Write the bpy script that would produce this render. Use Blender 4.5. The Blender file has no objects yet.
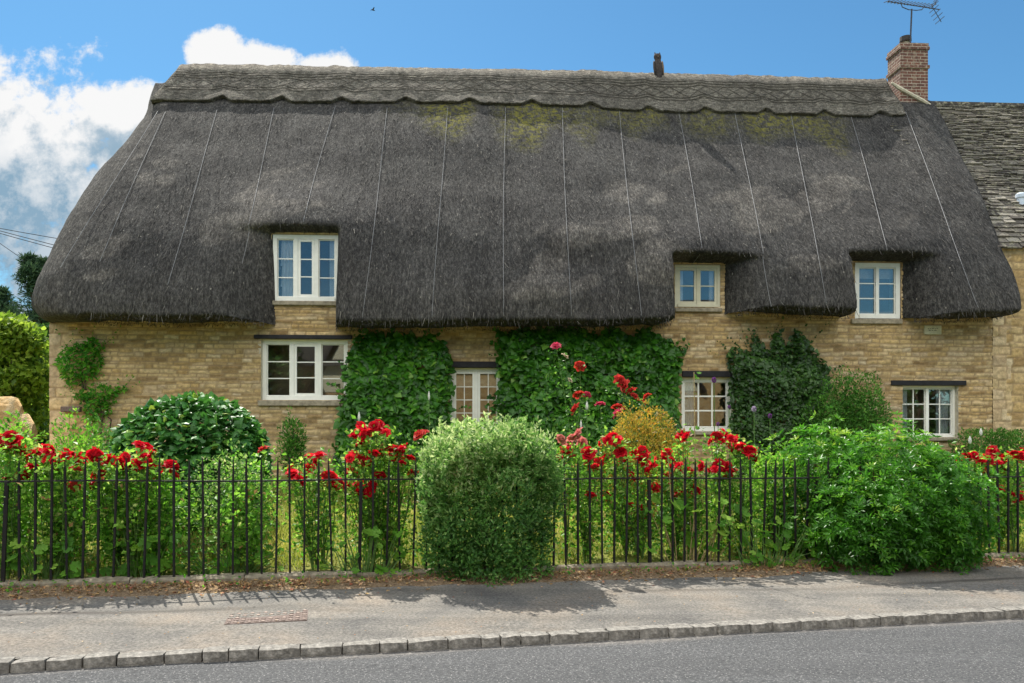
import bpy, bmesh, math, random
import numpy as np
from mathutils import Vector, Matrix
random.seed(5)
R = np.random.default_rng(7)
S = bpy.context.scene
COL = S.collection
PI = math.pi

# ---------------------------------------------------------------- measured frame of the place
F, CX, HY, EYE = 800.0, 512.0, 420.0, 1.6          # focal length in pixels, principal column, horizon row, eye height
TH, D0 = math.radians(3.3), 15.4                   # the cottage front stands 15.4 m off and turned by 3.3 degrees
ct, st = math.cos(TH), math.sin(TH)

def uv(px, py, v=0.0):
    """point of the cottage frame (u along the front, w up) at depth v behind the front"""
    kx = (px - CX) / F
    u = (kx * (D0 + v * ct) + v * st) / (ct - kx * st)
    return u, EYE - (py - HY) / F * (D0 + u * st + v * ct)

def hw(u, v, w):
    return (u * ct - v * st, D0 + u * st + v * ct, w)

FP = np.array([-4.86, 7.59]); FE = np.array([0.9786, 0.2057]); FN = np.array([-0.2057, 0.9786])

def W2(a, b):
    return FP[0] + a * FE[0] + b * FN[0], FP[1] + a * FE[1] + b * FN[1]

def hh(a):                                         # top of the fence plinth: the street falls gently along its length
    return 0.08 - 0.01046 * np.clip(a, -25, 40)

def at(px, b):
    """a along the fence for a column of the photograph on the line b metres behind the fence"""
    kx = (px - CX) / F
    return (kx * (FP[1] + b * FN[1]) - FP[0] - b * FN[0]) / (FE[0] - kx * FE[1])

def gz(a, b):
    """garden height"""
    a = np.asarray(a, float); b = np.asarray(b, float)
    return hh(a) - 0.05 + 0.5 * np.clip(b, 0, 6) / 5.5

def PT(px, py, b):
    a = at(px, b); x, y = W2(a, b)
    return np.array([x, y, EYE - (py - HY) / F * y])

def ab(x, y):
    d = np.array([x, y]) - FP
    return float(d @ FE), float(d @ FN)

# ---------------------------------------------------------------- noise
def _h(ix, iy, iz, s):
    n = (ix * 374761393 + iy * 668265263 + iz * 2147483647 + s * 974634131).astype(np.int64) & 0xffffffff
    n = ((n ^ (n >> 13)) * 1274126177) & 0xffffffff
    return ((n ^ (n >> 16)) & 0xffff) / 65535.0

def vn(x, y, z=0.0, s=0):
    x, y, z = np.broadcast_arrays(np.asarray(x, float), np.asarray(y, float), np.asarray(z, float))
    ix, iy, iz = [np.floor(q).astype(np.int64) for q in (x, y, z)]
    fx, fy, fz = x - ix, y - iy, z - iz
    fx, fy, fz = [q * q * (3 - 2 * q) for q in (fx, fy, fz)]
    r = 0
    for dx in (0, 1):
        for dy in (0, 1):
            for dz in (0, 1):
                r = r + _h(ix + dx, iy + dy, iz + dz, s) * (fx if dx else 1 - fx) * (fy if dy else 1 - fy) * (fz if dz else 1 - fz)
    return r * 2 - 1

def fbm(x, y, z=0.0, s=0, o=3):
    r, k = 0, 1.0
    for i in range(o):
        r = r + k * vn(np.asarray(x) * 2 ** i, np.asarray(y) * 2 ** i, np.asarray(z) * 2 ** i, s + i); k *= .5
    return r

# ---------------------------------------------------------------- objects
def tag(o, label=None, cat=None, group=None, kind=None):
    if label: o['label'] = label
    if cat: o['category'] = cat
    if group: o['group'] = group
    if kind: o['kind'] = kind
    return o

def empty(name, loc, rz=0.0, label=None, cat=None, group=None):
    o = bpy.data.objects.new(name, None); COL.objects.link(o)
    o.location = loc; o.rotation_euler = (0, 0, rz); o.empty_display_size = .1
    return tag(o, label, cat, group)

def mk(name, V, Fs, mat, parent=None, attrs=None, smooth=False):
    """V (n,3); Fs a list of (k,m) index arrays or of index tuples; attrs {name: per-face or per-vertex floats}"""
    me = bpy.data.meshes.new(name)
    V = np.asarray(V, np.float32)
    if len(Fs) and isinstance(Fs[0], np.ndarray):
        idx = np.concatenate([f.ravel() for f in Fs]); cnt = np.concatenate([np.full(len(f), f.shape[1]) for f in Fs])
    else:
        idx = np.array([i for f in Fs for i in f]); cnt = np.array([len(f) for f in Fs])
    me.vertices.add(len(V)); me.vertices.foreach_set('co', V.ravel())
    me.loops.add(len(idx)); me.loops.foreach_set('vertex_index', idx.astype(np.int32))
    me.polygons.add(len(cnt))
    me.polygons.foreach_set('loop_start', np.concatenate([[0], np.cumsum(cnt)[:-1]]).astype(np.int32))
    me.polygons.foreach_set('loop_total', cnt.astype(np.int32))
    me.update(calc_edges=True)
    for k, a in (attrs or {}).items():
        dom = 'FACE' if len(a) == len(cnt) else 'POINT'
        at_ = me.attributes.new(k, 'FLOAT', dom); at_.data.foreach_set('value', np.asarray(a, np.float32))
    me.polygons.foreach_set('use_smooth', np.full(len(cnt), bool(smooth)))
    if mat: me.materials.append(mat)
    o = bpy.data.objects.new(name, me); COL.objects.link(o)
    if parent: o.parent = parent
    return o

def inst(o, parent, loc, rot=(0, 0, 0), sc=1.0):
    c = o.copy(); COL.objects.link(c); c.parent = parent; c.location = loc; c.rotation_euler = rot
    c.scale = (sc, sc, sc) if isinstance(sc, float) else sc
    return c

class MB:
    def __init__(s): s.V = []; s.F = []
    def add(s, V, Fs):
        n = len(s.V); s.V += [tuple(v) for v in V]; s.F += [tuple(i + n for i in f) for f in Fs]; return s
    def box(s, x0, x1, y0, y1, z0, z1, c=0.0):
        """box, its eight corners cut back by c (chamfer) when c > 0"""
        if c <= 0:
            V = [(x, y, z) for x in (x0, x1) for y in (y0, y1) for z in (z0, z1)]
            return s.add(V, [(0, 1, 3, 2), (4, 6, 7, 5), (0, 4, 5, 1), (2, 3, 7, 6), (0, 2, 6, 4), (1, 5, 7, 3)])
        bm = bmesh.new(); bmesh.ops.create_cube(bm, size=1)
        for v in bm.verts: v.co = ((x0 + x1) / 2 + v.co.x * (x1 - x0), (y0 + y1) / 2 + v.co.y * (y1 - y0), (z0 + z1) / 2 + v.co.z * (z1 - z0))
        bmesh.ops.bevel(bm, geom=bm.edges[:], offset=c, segments=1, affect='EDGES')
        bm.verts.index_update(); s.add([v.co[:] for v in bm.verts], [[v.index for v in f.verts] for f in bm.faces]); bm.free()
        return s
    def tube(s, P, r, n=6, cap=True):
        P = [Vector(p) for p in P]; r = [r] * len(P) if isinstance(r, (int, float)) else list(r)
        V = []; ref = None
        for i, p in enumerate(P):
            t = (P[min(i + 1, len(P) - 1)] - P[max(i - 1, 0)]).normalized()
            if ref is None: ref = Vector((0, 0, 1)) if abs(t.z) < .9 else Vector((1, 0, 0))
            x = t.cross(ref)
            if x.length < 1e-4: x = t.cross(Vector((0, 1, 0)))
            x.normalize(); y = t.cross(x).normalized()
            V += [p + (x * math.cos(2 * PI * k / n) + y * math.sin(2 * PI * k / n)) * r[i] for k in range(n)]
        Fs = [(i * n + k, i * n + (k + 1) % n, (i + 1) * n + (k + 1) % n, (i + 1) * n + k) for i in range(len(P) - 1) for k in range(n)]
        if cap: Fs += [tuple(range(n))[::-1], tuple((len(P) - 1) * n + k for k in range(n))]
        return s.add(V, Fs)
    def lathe(s, prof, n=14, c=(0, 0, 0), sx=1.0, sy=1.0):
        V = [(c[0] + r * sx * math.cos(2 * PI * k / n), c[1] + r * sy * math.sin(2 * PI * k / n), c[2] + z) for r, z in prof for k in range(n)]
        Fs = [(i * n + k, i * n + (k + 1) % n, (i + 1) * n + (k + 1) % n, (i + 1) * n + k) for i in range(len(prof) - 1) for k in range(n)]
        Fs += [tuple(range(n))[::-1], tuple((len(prof) - 1) * n + k for k in range(n))]
        return s.add(V, Fs)
    def build(s, name, mat, parent=None, smooth=False):
        return mk(name, s.V, s.F, mat, parent, smooth=smooth)

def grid_faces(nr, nc, mask=None):
    i = np.arange(nr * nc).reshape(nr, nc)
    f = np.stack([i[:-1, :-1], i[:-1, 1:], i[1:, 1:], i[1:, :-1]], -1).reshape(-1, 4)
    return f if mask is None else f[mask.ravel()]

def compact(V, f):
    used = np.unique(f); m = np.full(len(V), -1); m[used] = np.arange(len(used))
    return V[used], m[f], used

# ---------------------------------------------------------------- materials
class NT:
    def __init__(s, name, rough=.8, spec=.3):
        s.m = bpy.data.materials.new(name); s.m.use_nodes = True; s.t = s.m.node_tree
        s.b = s.t.nodes['Principled BSDF']; s.out = s.t.nodes['Material Output']
        s.b.inputs['Roughness'].default_value = rough; s.b.inputs['Specular IOR Level'].default_value = spec
    def n(s, ty, **k):
        x = s.t.nodes.new('ShaderNode' + ty)
        for a, v in k.items(): setattr(x, a, v)
        return x
    def l(s, a, b): s.t.links.new(a, b)
    def obj(s):
        if not hasattr(s, '_o'): s._o = s.n('TexCoord').outputs['Object']
        return s._o
    def mapping(s, scale, vec=None, rot=(0, 0, 0)):
        m = s.n('Mapping'); m.inputs['Scale'].default_value = scale; m.inputs['Rotation'].default_value = rot
        s.l(vec or s.obj(), m.inputs['Vector']); return m.outputs[0]
    def noise(s, scale, detail=4, rough=.55, vec=None, dist=0.0):
        x = s.n('TexNoise'); x.inputs['Scale'].default_value = scale; x.inputs['Detail'].default_value = detail
        x.inputs['Roughness'].default_value = rough; x.inputs['Distortion'].default_value = dist
        s.l(vec or s.obj(), x.inputs['Vector']); return x.outputs['Fac']
    def vor(s, scale, vec=None, feature='F1', out='Distance', rnd=1.0):
        x = s.n('TexVoronoi', feature=feature); x.inputs['Scale'].default_value = scale; x.inputs['Randomness'].default_value = rnd
        s.l(vec or s.obj(), x.inputs['Vector']); return x.outputs[out]
    def attr(s, name): return s.n('Attribute', attribute_name=name).outputs['Fac']
    def ramp(s, fac, stops, interp='LINEAR'):
        r = s.n('ValToRGB'); r.color_ramp.interpolation = interp; e = r.color_ramp.elements
        while len(e) < len(stops): e.new(.5)
        for x, (p, c) in zip(e, stops):
            x.position = p; x.color = (*c, 1) if not isinstance(c, (int, float)) else (c, c, c, 1)
        s.l(fac, r.inputs[0]); return r.outputs[0]
    def mix(s, fac, a, b, mode='MIX'):
        x = s.n('MixRGB', blend_type=mode)
        for k, v in ((0, fac), (1, a), (2, b)):
            if isinstance(v, (int, float)): x.inputs[k].default_value = v if k == 0 else (v, v, v, 1)
            elif isinstance(v, tuple): x.inputs[k].default_value = (*v, 1)
            else: s.l(v, x.inputs[k])
        return x.outputs[0]
    def math(s, op, a, b=0.0, clamp=False):
        x = s.n('Math', operation=op, use_clamp=clamp)
        for k, v in ((0, a), (1, b)):
            if isinstance(v, (int, float)): x.inputs[k].default_value = v
            else: s.l(v, x.inputs[k])
        return x.outputs[0]
    def col(s, c):
        if isinstance(c, tuple): s.b.inputs['Base Color'].default_value = (*c, 1)
        else: s.l(c, s.b.inputs['Base Color'])
        return s
    def bump(s, h, dist=.01, strength=1.0):
        x = s.n('Bump'); x.inputs['Distance'].default_value = dist; x.inputs['Strength'].default_value = strength
        s.l(h, x.inputs['Height']); s.l(x.outputs[0], s.b.inputs['Normal']); return s

def plain(name, c, rough=.7, spec=.3, var=.25, scale=20, metal=0.0):
    t = NT(name, rough, spec); t.b.inputs['Metallic'].default_value = metal
    lo = tuple(x * (1 - var) for x in c); hi = tuple(min(1, x * (1 + var)) for x in c)
    t.col(t.ramp(t.noise(scale), [(.3, lo), (.7, hi)])); t.bump(t.noise(scale * 3), .003, .5)
    return t.m

def leafmat(name, stops, rough=.45, spec=.4, trans=.35, tint=(1.0, 1.0, .55)):
    """leaf colour varies from leaf to leaf (rnd); light passes through the blade"""
    trans = min(.6, trans * 1.5)
    t = NT(name, rough, spec)
    c = t.ramp(t.attr('rnd'), stops)
    c = t.mix(.35, c, t.ramp(t.noise(3.0, 2), [(.3, .55), (.7, 1.25)]), 'MULTIPLY')
    t.col(c)
    if trans > 0:
        tr = t.n('BsdfTranslucent'); t.l(t.mix(1.0, c, tuple(min(1, 1.5 * x) for x in tint), 'MULTIPLY'), tr.inputs[0])
        ms = t.n('MixShader'); ms.inputs[0].default_value = trans
        t.l(t.b.outputs[0], ms.inputs[1]); t.l(tr.outputs[0], ms.inputs[2]); t.l(ms.outputs[0], t.out.inputs[0])
    return t.m

M = {}
def make_mats():
    t = NT('rubble limestone', .9, .15)                       # wall: colour per stone (col), joints (mort)
    c = t.ramp(t.attr('col'), [(0, (.26, .175, .085)), (.2, (.44, .31, .145)), (.5, (.54, .395, .19)), (.75, (.60, .465, .26)), (.92, (.50, .385, .24)), (1, (.66, .55, .36))])
    c = t.mix(.7, c, t.ramp(t.noise(13, 6, .65), [(.32, .5), (.68, 1.4)]), 'MULTIPLY')
    c = t.mix(.5, c, t.ramp(t.noise(.9, 3), [(.35, (.75, .75, .8)), (.65, (1.15, 1.05, .9))]), 'MULTIPLY')
    c = t.mix(t.math('MULTIPLY', t.attr('mort'), .9), c, t.mix(t.noise(2.0), (.20, .14, .075), (.38, .28, .16)))
    c = t.mix(t.math('MULTIPLY', t.ramp(t.noise(60, 3), [(.62, 0), (.75, 1)]), .35), c, (.12, .09, .06))
    t.col(c).bump(t.noise(45, 5, .7), .012, .7); M['stone'] = t.m
    for nm, k in (('thatch', 0), ('ridge', 1)):
        t = NT('weathered thatch' if not k else 'straw ridge', .95, .1)
        st_ = t.noise(1.0, 5, .7, t.mapping((26, 10, 9)))      # short reed strokes down the slope
        fine = t.noise(1.0, 3, .7, t.mapping((70, 30, 22)))
        big = t.noise(.9, 4, .6)
        if k:
            st_ = t.noise(1.0, 5, .7, t.mapping((9, 14, 22)))
            c = t.ramp(st_, [(.3, (.05, .046, .040)), (.5, (.118, .109, .094)), (.7, (.245, .226, .19))])
        else: c = t.ramp(st_, [(.3, (.026, .025, .025)), (.5, (.060, .058, .056)), (.72, (.135, .130, .122))])
        c = t.mix(.75, c, t.ramp(fine, [(.32, .35), (.68, 1.8)]), 'MULTIPLY')
        c = t.mix(.6, c, t.ramp(big, [(.35, (.75, .72, .70)), (.65, (1.25, 1.22, 1.15))]), 'MULTIPLY')
        c = t.mix(.75, c, t.ramp(t.noise(1.0, 4, .65, t.mapping((4.5, 1.5, .9))), [(.32, .66), (.5, 1.0), (.68, 1.32)]), 'MULTIPLY')   # rain streaks
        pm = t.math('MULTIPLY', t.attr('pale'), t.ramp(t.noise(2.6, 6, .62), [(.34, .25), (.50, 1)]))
        c = t.mix(pm, c, t.mix(1.0, c, (1.8, 1.74, 1.65), 'MULTIPLY'))                                   # patches of grazing sunlight painted into the reed colour
        sp = t.ramp(t.vor(5.5, t.mapping((1, 1, .6)), 'F1', 'Distance'), [(.05, 1), (.09, 0)])
        c = t.mix(t.math('MULTIPLY', sp, .55), c, (.42, .39, .33))
        ms = t.attr('moss')
        mm = t.math('MULTIPLY', ms, t.ramp(t.noise(9, 5, .7), [(.42, 0), (.62, 1)]))
        c = t.mix(mm, c, t.mix(t.noise(30, 2), (.13, .13, .025), (.27, .24, .05)))
        if k:
            lich = t.ramp(t.noise(14, 6, .75), [(.56, 0), (.66, 1)])
            c = t.mix(t.math('MULTIPLY', lich, .5), c, (.34, .33, .26))
        # wire netting over the reed: a fine dark lattice
        t.col(c); t.bump(t.math('ADD', t.math('MULTIPLY', st_, .7), t.math('MULTIPLY', fine, .6)), .05, 1.0); M[nm] = t.m
    M['wire'] = plain('galvanised wire', (.22, .22, .22), .6, .4)
    M['ligger'] = plain('split hazel', (.075, .065, .052), .8)
    M['white'] = plain('cream white paint', (.86, .85, .77), .45, .4, .05, 8)
    M['oldcream'] = plain('aged cream paint', (.66, .62, .45), .5, .4, .08, 8)
    M['darkwood'] = plain('tarred oak', (.016, .015, .018), .6, .3, .4, 12)
    M['sill'] = plain('weathered stone sill', (.30, .26, .19), .9, .2, .35, 14)
    M['curtain'] = plain('net curtain', (.88, .90, .93), .9, .1, .08, 6)
    M['blind'] = plain('linen blind', (.62, .55, .44), .9, .1, .1, 10)
    M['room'] = plain('dim plaster', (.42, .30, .20), .9, .1, .3, 1.5)
    M['brownroom'] = plain('warm brown joinery', (.30, .16, .08), .6, .3, .3, 3)
    g = NT('window glass', .03, .5); gl = g.n('BsdfGlossy'); gl.inputs['Roughness'].default_value = .015
    tr = g.n('BsdfTransparent'); tr.inputs[0].default_value = (.90, .93, .93, 1); fr = g.n('Fresnel'); fr.inputs[0].default_value = 1.75
    nb = g.n('Bump'); nb.inputs['Distance'].default_value = .004; nb.inputs['Strength'].default_value = .25; g.l(g.noise(3.0, 1), nb.inputs['Height']); pass
    ms = g.n('MixShader'); g.l(g.math('ADD', fr.outputs[0], .05, True), ms.inputs[0]); g.l(tr.outputs[0], ms.inputs[1]); g.l(gl.outputs[0], ms.inputs[2]); g.l(ms.outputs[0], g.out.inputs[0]); M['glass'] = g.m
    # brick
    t = NT('old red brick', .85, .2); xyz = t.n('SeparateXYZ'); t.l(t.obj(), xyz.inputs[0]); cb = t.n('CombineXYZ')
    t.l(t.math('ADD', xyz.outputs[0], xyz.outputs[1]), cb.inputs[0]); t.l(xyz.outputs[2], cb.inputs[1])
    br = t.n('TexBrick'); t.l(cb.outputs[0], br.inputs['Vector']); br.inputs['Scale'].default_value = 1.0
    br.inputs['Brick Width'].default_value = .225; br.inputs['Row Height'].default_value = .075; br.inputs['Mortar Size'].default_value = .006
    br.inputs['Color1'].default_value = (.17, .078, .055, 1); br.inputs['Color2'].default_value = (.11, .06, .05, 1); br.inputs['Mortar'].default_value = (.42, .36, .29, 1)
    br.inputs['Bias'].default_value = -.1
    c = t.mix(.7, br.outputs['Color'], t.ramp(t.noise(16, 4), [(.3, .5), (.7, 1.45)]), 'MULTIPLY')
    c = t.mix(t.math('MULTIPLY', t.ramp(t.noise(11, 4), [(.55, 0), (.65, 1)]), .45), c, (.34, .30, .22))
    t.col(c).bump(br.outputs['Fac'], .008, -.8); M['brick'] = t.m
    M['mortar'] = plain('lime mortar', (.52, .47, .36), .9, .2, .2, 15)
    M['pot'] = plain('sooty chimney pot', (.05, .045, .042), .8)
    M['alloy'] = plain('dull aerial alloy', (.06, .06, .075), .5, .5, .2, 20, .4)
    t = NT('mossy stone slate', .92, .15)
    c = t.ramp(t.attr('col'), [(0, (.055, .048, .042)), (.4, (.12, .105, .088)), (.75, (.20, .18, .15)), (1, (.30, .275, .23))])
    c = t.mix(t.ramp(t.noise(11, 6, .7), [(.5, 0), (.62, 1)]), c, t.mix(t.noise(5), (.36, .34, .28), (.20, .185, .10)))
    c = t.mix(t.math('MULTIPLY', t.ramp(t.noise(23, 5, .7), [(.52, 0), (.6, 1)]), .7), c, (.06, .055, .05))
    t.col(c).bump(t.noise(30, 5), .01, .7); M['slate'] = t.m
    M['ventpaint'] = plain('pale blue grey vent', (.55, .62, .70), .5, .4, .1)
    M['owl'] = plain('dark straw owl', (.060, .050, .048), .9, .2, .5, 30)
    M['owllight'] = plain('faded straw', (.20, .15, .11), .9, .2, .4, 30)
    # ground
    t = NT('garden soil and turf', .95, .1)
    c = t.ramp(t.noise(3.5, 6), [(.35, (.10, .12, .028)), (.5, (.17, .19, .045)), (.65, (.26, .24, .07))])
    t.col(t.mix(t.ramp(t.noise(.8, 4), [(.5, 0), (.7, .8)]), c, (.07, .05, .03))).bump(t.noise(40, 4), .02, .8); M['soil'] = t.m
    t = NT('worn tarmac path', .9, .2)
    c = t.ramp(t.noise(42, 6, .8), [(.34, (.078, .073, .067)), (.5, (.165, .155, .139)), (.66, (.28, .26, .228))])
    c = t.mix(.9, c, t.ramp(t.noise(1.1, 6, .6), [(.32, (.58, .60, .64)), (.5, (.96, .95, .94)), (.68, (1.28, 1.15, 1.03))]), 'MULTIPLY')
    c = t.mix(.8, c, t.ramp(t.noise(1.0, 5, .6, t.mapping((.35, 4.0, 1), rot=(0, 0, -.21))), [(.35, .78), (.6, 1.1)]), 'MULTIPLY')
    c = t.mix(t.ramp(t.vor(38, None), [(.05, .6), (.12, 0)]), c, (.07, .06, .055))
    c = t.mix(t.attr('crack'), c, (.06, .052, .045))
    t.col(c).bump(t.noise(120, 4, .7), .006, .9); M['path'] = t.m
    t = NT('asphalt', .85, .3)
    c = t.ramp(t.noise(48, 5, .85), [(.33, (.028, .029, .030)), (.5, (.074, .075, .077)), (.68, (.18, .18, .178))])
    c = t.mix(.8, c, t.ramp(t.noise(1.0, 4, .6, t.mapping((.25, 2.2, 1), rot=(0, 0, -.23))), [(.35, .82), (.65, 1.12)]), 'MULTIPLY')
    c = t.mix(t.ramp(t.vor(38), [(.12, .8), (.24, 0)]), c, (.34, .33, .32))
    c = t.mix(t.attr('grit'), c, t.ramp(t.noise(30, 5), [(.4, (.16, .145, .13)), (.6, (.38, .34, .29))]))
    t.col(c).bump(t.noise(110, 3, .7), .012, 1.0); M['asphalt'] = t.m
    t = NT('granite sett', .9, .2)
    c = t.ramp(t.noise(22, 6, .7), [(.3, (.10, .095, .085)), (.55, (.24, .225, .20)), (.72, (.42, .39, .35))])
    t.col(t.mix(t.ramp(t.noise(7, 4), [(.5, 0), (.68, .6)]), c, (.07, .065, .06))).bump(t.noise(28, 5), .02, .9); M['sett'] = t.m
    t = NT('dry earth', .95, .1)
    c = t.ramp(t.noise(38, 6, .8), [(.3, (.07, .045, .028)), (.5, (.19, .135, .085)), (.7, (.38, .29, .19))])
    t.col(c).bump(t.noise(60, 5), .02, 1.0); M['earth'] = t.m
    M['plinth'] = plain('mossy kerb stone', (.20, .175, .13), .9, .2, .45, 14)
    M['cover'] = plain('worn pink tile', (.30, .235, .20), .9, .2, .3, 25)
    M['coverdark'] = plain('gritty groove', (.15, .115, .10), .9, .2, .3, 40)
    t = NT('black painted iron', .7, .2)
    c = t.ramp(t.noise(9), [(.3, (.009, .009, .0095)), (.7, (.018, .017, .017))])
    t.col(t.mix(t.ramp(t.noise(14, 5, .7), [(.60, 0), (.68, .8)]), c, (.06, .028, .014))).bump(t.noise(60), .002, .6); M['iron'] = t.m
    t = NT('golden garden wall stone', .9, .2)
    c = t.ramp(t.noise(5, 6, .65), [(.3, (.26, .15, .06)), (.5, (.46, .30, .13)), (.7, (.52, .42, .26))])
    t.col(c).bump(t.noise(14, 6), .05, 1.0); M['gstone'] = t.m
    M['plaque'] = plain('cream stone plaque', (.62, .58, .42), .8, .2, .12, 20)
    M['ink'] = plain('faded grey lettering', (.16, .15, .12), .8, .2)
    M['bark'] = plain('brown bark', (.085, .06, .042), .9, .2, .5, 18)
    M['stem'] = plain('green stem', (.08, .16, .035), .6, .3, .4, 25)
    M['drystem'] = plain('dry buff stem', (.34, .27, .13), .8, .2, .4, 25)
    M['cable'] = plain('overhead cable sheath', (.03, .03, .035), .6)
    M['bird'] = plain('dark plumage', (.03, .035, .045), .7)
    g1, g2, g3 = (.020, .055, .010), (.045, .12, .018), (.10, .21, .03)
    M['ivyL'] = leafmat('broad ivy leaf', [(0, (.024, .095, .008)), (.55, (.058, .22, .014)), (.88, (.13, .34, .03)), (1, (.24, .46, .06))], .4, .45, .25)
    M['ivyD'] = leafmat('dark ivy leaf', [(0, (.02, .055, .010)), (.7, (.05, .135, .020)), (1, (.12, .24, .05))], .4, .45, .2)
    M['mound'] = leafmat('glossy ivy leaf', [(0, (.03, .12, .02)), (.6, (.07, .23, .04)), (.86, (.14, .33, .055)), (1, (.36, .48, .07))], .43, .4, .2)
    M['privet'] = leafmat('privet leaf', [(0, (.055, .16, .03)), (.4, (.13, .31, .06)), (.72, (.30, .48, .14)), (1, (.60, .70, .36))], .45, .4, .35)
    M['choisya'] = leafmat('mock orange leaf', [(0, (.04, .15, .012)), (.5, (.085, .29, .02)), (.85, (.19, .44, .03)), (1, (.38, .56, .06))], .4, .45, .35)
    M['golden'] = leafmat('golden shrub leaf', [(0, (.15, .19, .03)), (.35, (.36, .30, .045)), (.7, (.60, .37, .05)), (1, (.64, .29, .06))], .5, .3, .35)
    M['wallshrub'] = leafmat('small dark leaf', [(0, (.05, .15, .02)), (.6, (.10, .29, .035)), (1, (.21, .44, .06))], .5, .3, .3)
    M['rose'] = leafmat('rose leaf', [(0, (.06, .20, .02)), (.4, (.17, .42, .04)), (.75, (.36, .62, .09)), (.95, (.62, .72, .26)), (1, (.46, .28, .12))], .45, .4, .4)
    M['roseD'] = leafmat('deep rose leaf', [(0, (.04, .14, .018)), (.6, (.11, .29, .035)), (1, (.28, .47, .08))], .42, .45, .35)
    M['light'] = leafmat('pale shrub leaf', [(0, (.06, .20, .02)), (.5, (.17, .42, .035)), (.85, (.33, .58, .06)), (1, (.54, .64, .20))], .5, .3, .4)
    M['varieg'] = leafmat('variegated leaf', [(0, (.06, .17, .025)), (.5, (.15, .34, .05)), (.8, (.36, .50, .15)), (1, (.62, .64, .36))], .45, .4, .4)
    M['mallow'] = leafmat('mallow leaf', [(0, (.08, .24, .025)), (.6, (.16, .40, .04)), (1, (.33, .54, .08))], .5, .35, .45)
    M['weed'] = leafmat('weed leaf', [(0, (.04, .19, .018)), (.5, (.11, .38, .03)), (.85, (.25, .54, .05)), (1, (.46, .40, .12))], .55, .3, .4)
    M['grass'] = leafmat('grass blade', [(0, (.15, .22, .03)), (.5, (.31, .37, .055)), (.85, (.48, .47, .11)), (1, (.58, .50, .20))], .6, .2, .35)
    M['dry'] = leafmat('dead leaf', [(0, (.13, .07, .035)), (.35, (.27, .16, .07)), (.65, (.44, .30, .13)), (.85, (.26, .05, .035)), (1, (.55, .42, .24))], .7, .2, .1)
    M['straw'] = leafmat('loose reed', [(0, (.030, .028, .026)), (.5, (.085, .080, .073)), (.85, (.14, .132, .118)), (1, (.22, .205, .175))], .9, .1, 0.0)
    M['limetree'] = leafmat('lime green tree leaf', [(0, (.09, .17, .02)), (.5, (.21, .34, .035)), (1, (.38, .50, .07))], .5, .3, .4)
    M['pine'] = leafmat('dark pine needle', [(0, (.022, .055, .03)), (.6, (.05, .10, .05)), (1, (.10, .17, .08))], .6, .2, .15)
    for k, c in (('red', (.70, .008, .026)), ('deep', (.55, .005, .018)), ('hot', (.85, .03, .05)), ('coral', (.62, .055, .045)), ('pink', (.72, .25, .22)), ('cerise', (.62, .06, .13)), ('cream', (.72, .62, .45)), ('purple', (.22, .07, .28)), ('lilac', (.50, .42, .56)), ('white', (.75, .76, .70))):
        t = NT(k + ' petal', .6, .25)
        cc = t.mix(.6, c, t.ramp(t.noise(40, 3), [(.3, .5), (.7, 1.25)]), 'MULTIPLY'); t.col(cc)
        tr = t.n('BsdfTranslucent'); t.l(cc, tr.inputs[0]); ms = t.n('MixShader'); ms.inputs[0].default_value = .45
        t.l(t.b.outputs[0], ms.inputs[1]); t.l(tr.outputs[0], ms.inputs[2]); t.l(ms.outputs[0], t.out.inputs[0]); M['petal_' + k] = t.m
make_mats()

# ---------------------------------------------------------------- leaves
TP = {
 'ovate': ([(0, 0, 0), (.45, -.5, .07), (.5, 0, -.03), (.45, .5, .07), (1, 0, -.1)], [(0, 1, 2), (0, 2, 3), (1, 4, 2), (2, 4, 3)]),
 'dia': ([(0, 0, 0), (.5, -.5, .05), (1, 0, -.06), (.5, .5, .05)], [(0, 1, 2), (0, 2, 3)]),
 'ivy': ([(.38, 0, .05), (.05, 0, 0), (-.1, -.35, -.02), (.28, -.55, -.04), (.62, -.36, -.03), (1.05, 0, -.12), (.62, .36, -.03), (.28, .55, -.04), (-.1, .35, -.02)],
         [(0, i, i + 1) for i in range(1, 8)] + [(0, 8, 1)]),
 'mallow': ([(.4, 0, -.06)] + [(.45 + (.58 if i % 2 else .47) * math.cos(a), (.62 if i % 2 else .5) * math.sin(a), .05 if i % 2 else .0) for i, a in enumerate([PI + (k - 7) * 2 * PI / 15 for k in range(15)])],
            [(0, i, i + 1) for i in range(1, 15)]),
 'blade': ([(0, -.5, 0), (0, .5, 0), (.6, .35, .06), (.6, -.35, .06), (1, 0, .22)], [(0, 1, 2), (0, 2, 3), (3, 2, 4)]),
}

def norm(a): return a / np.maximum(np.linalg.norm(a, axis=-1, keepdims=True), 1e-9)

def leaves(name, C, T, N, L, Wd, mat, tp='ovate', rnd=None, parent=None):
    n = len(C); T = norm(T); N = norm(N - (N * T).sum(-1, keepdims=True) * T); B = np.cross(N, T)
    tv, tf = TP[tp]; tv = np.array(tv); tf = np.array(tf)
    L = np.broadcast_to(L, n)[:, None, None]; Wd = np.broadcast_to(Wd, n)[:, None, None]
    V = C[:, None] + tv[None, :, 0:1] * L * T[:, None] + tv[None, :, 1:2] * Wd * B[:, None] + tv[None, :, 2:3] * L * N[:, None]
    f = (tf[None] + (np.arange(n) * len(tv))[:, None, None]).reshape(-1, 3)
    rnd = R.random(n) if rnd is None else rnd
    return mk(name, V.reshape(-1, 3), [f], mat, parent, {'rnd': np.repeat(np.clip(rnd, 0, 1), len(tf))})

def rdir(n):
    return norm(R.normal(size=(n, 3)))

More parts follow.
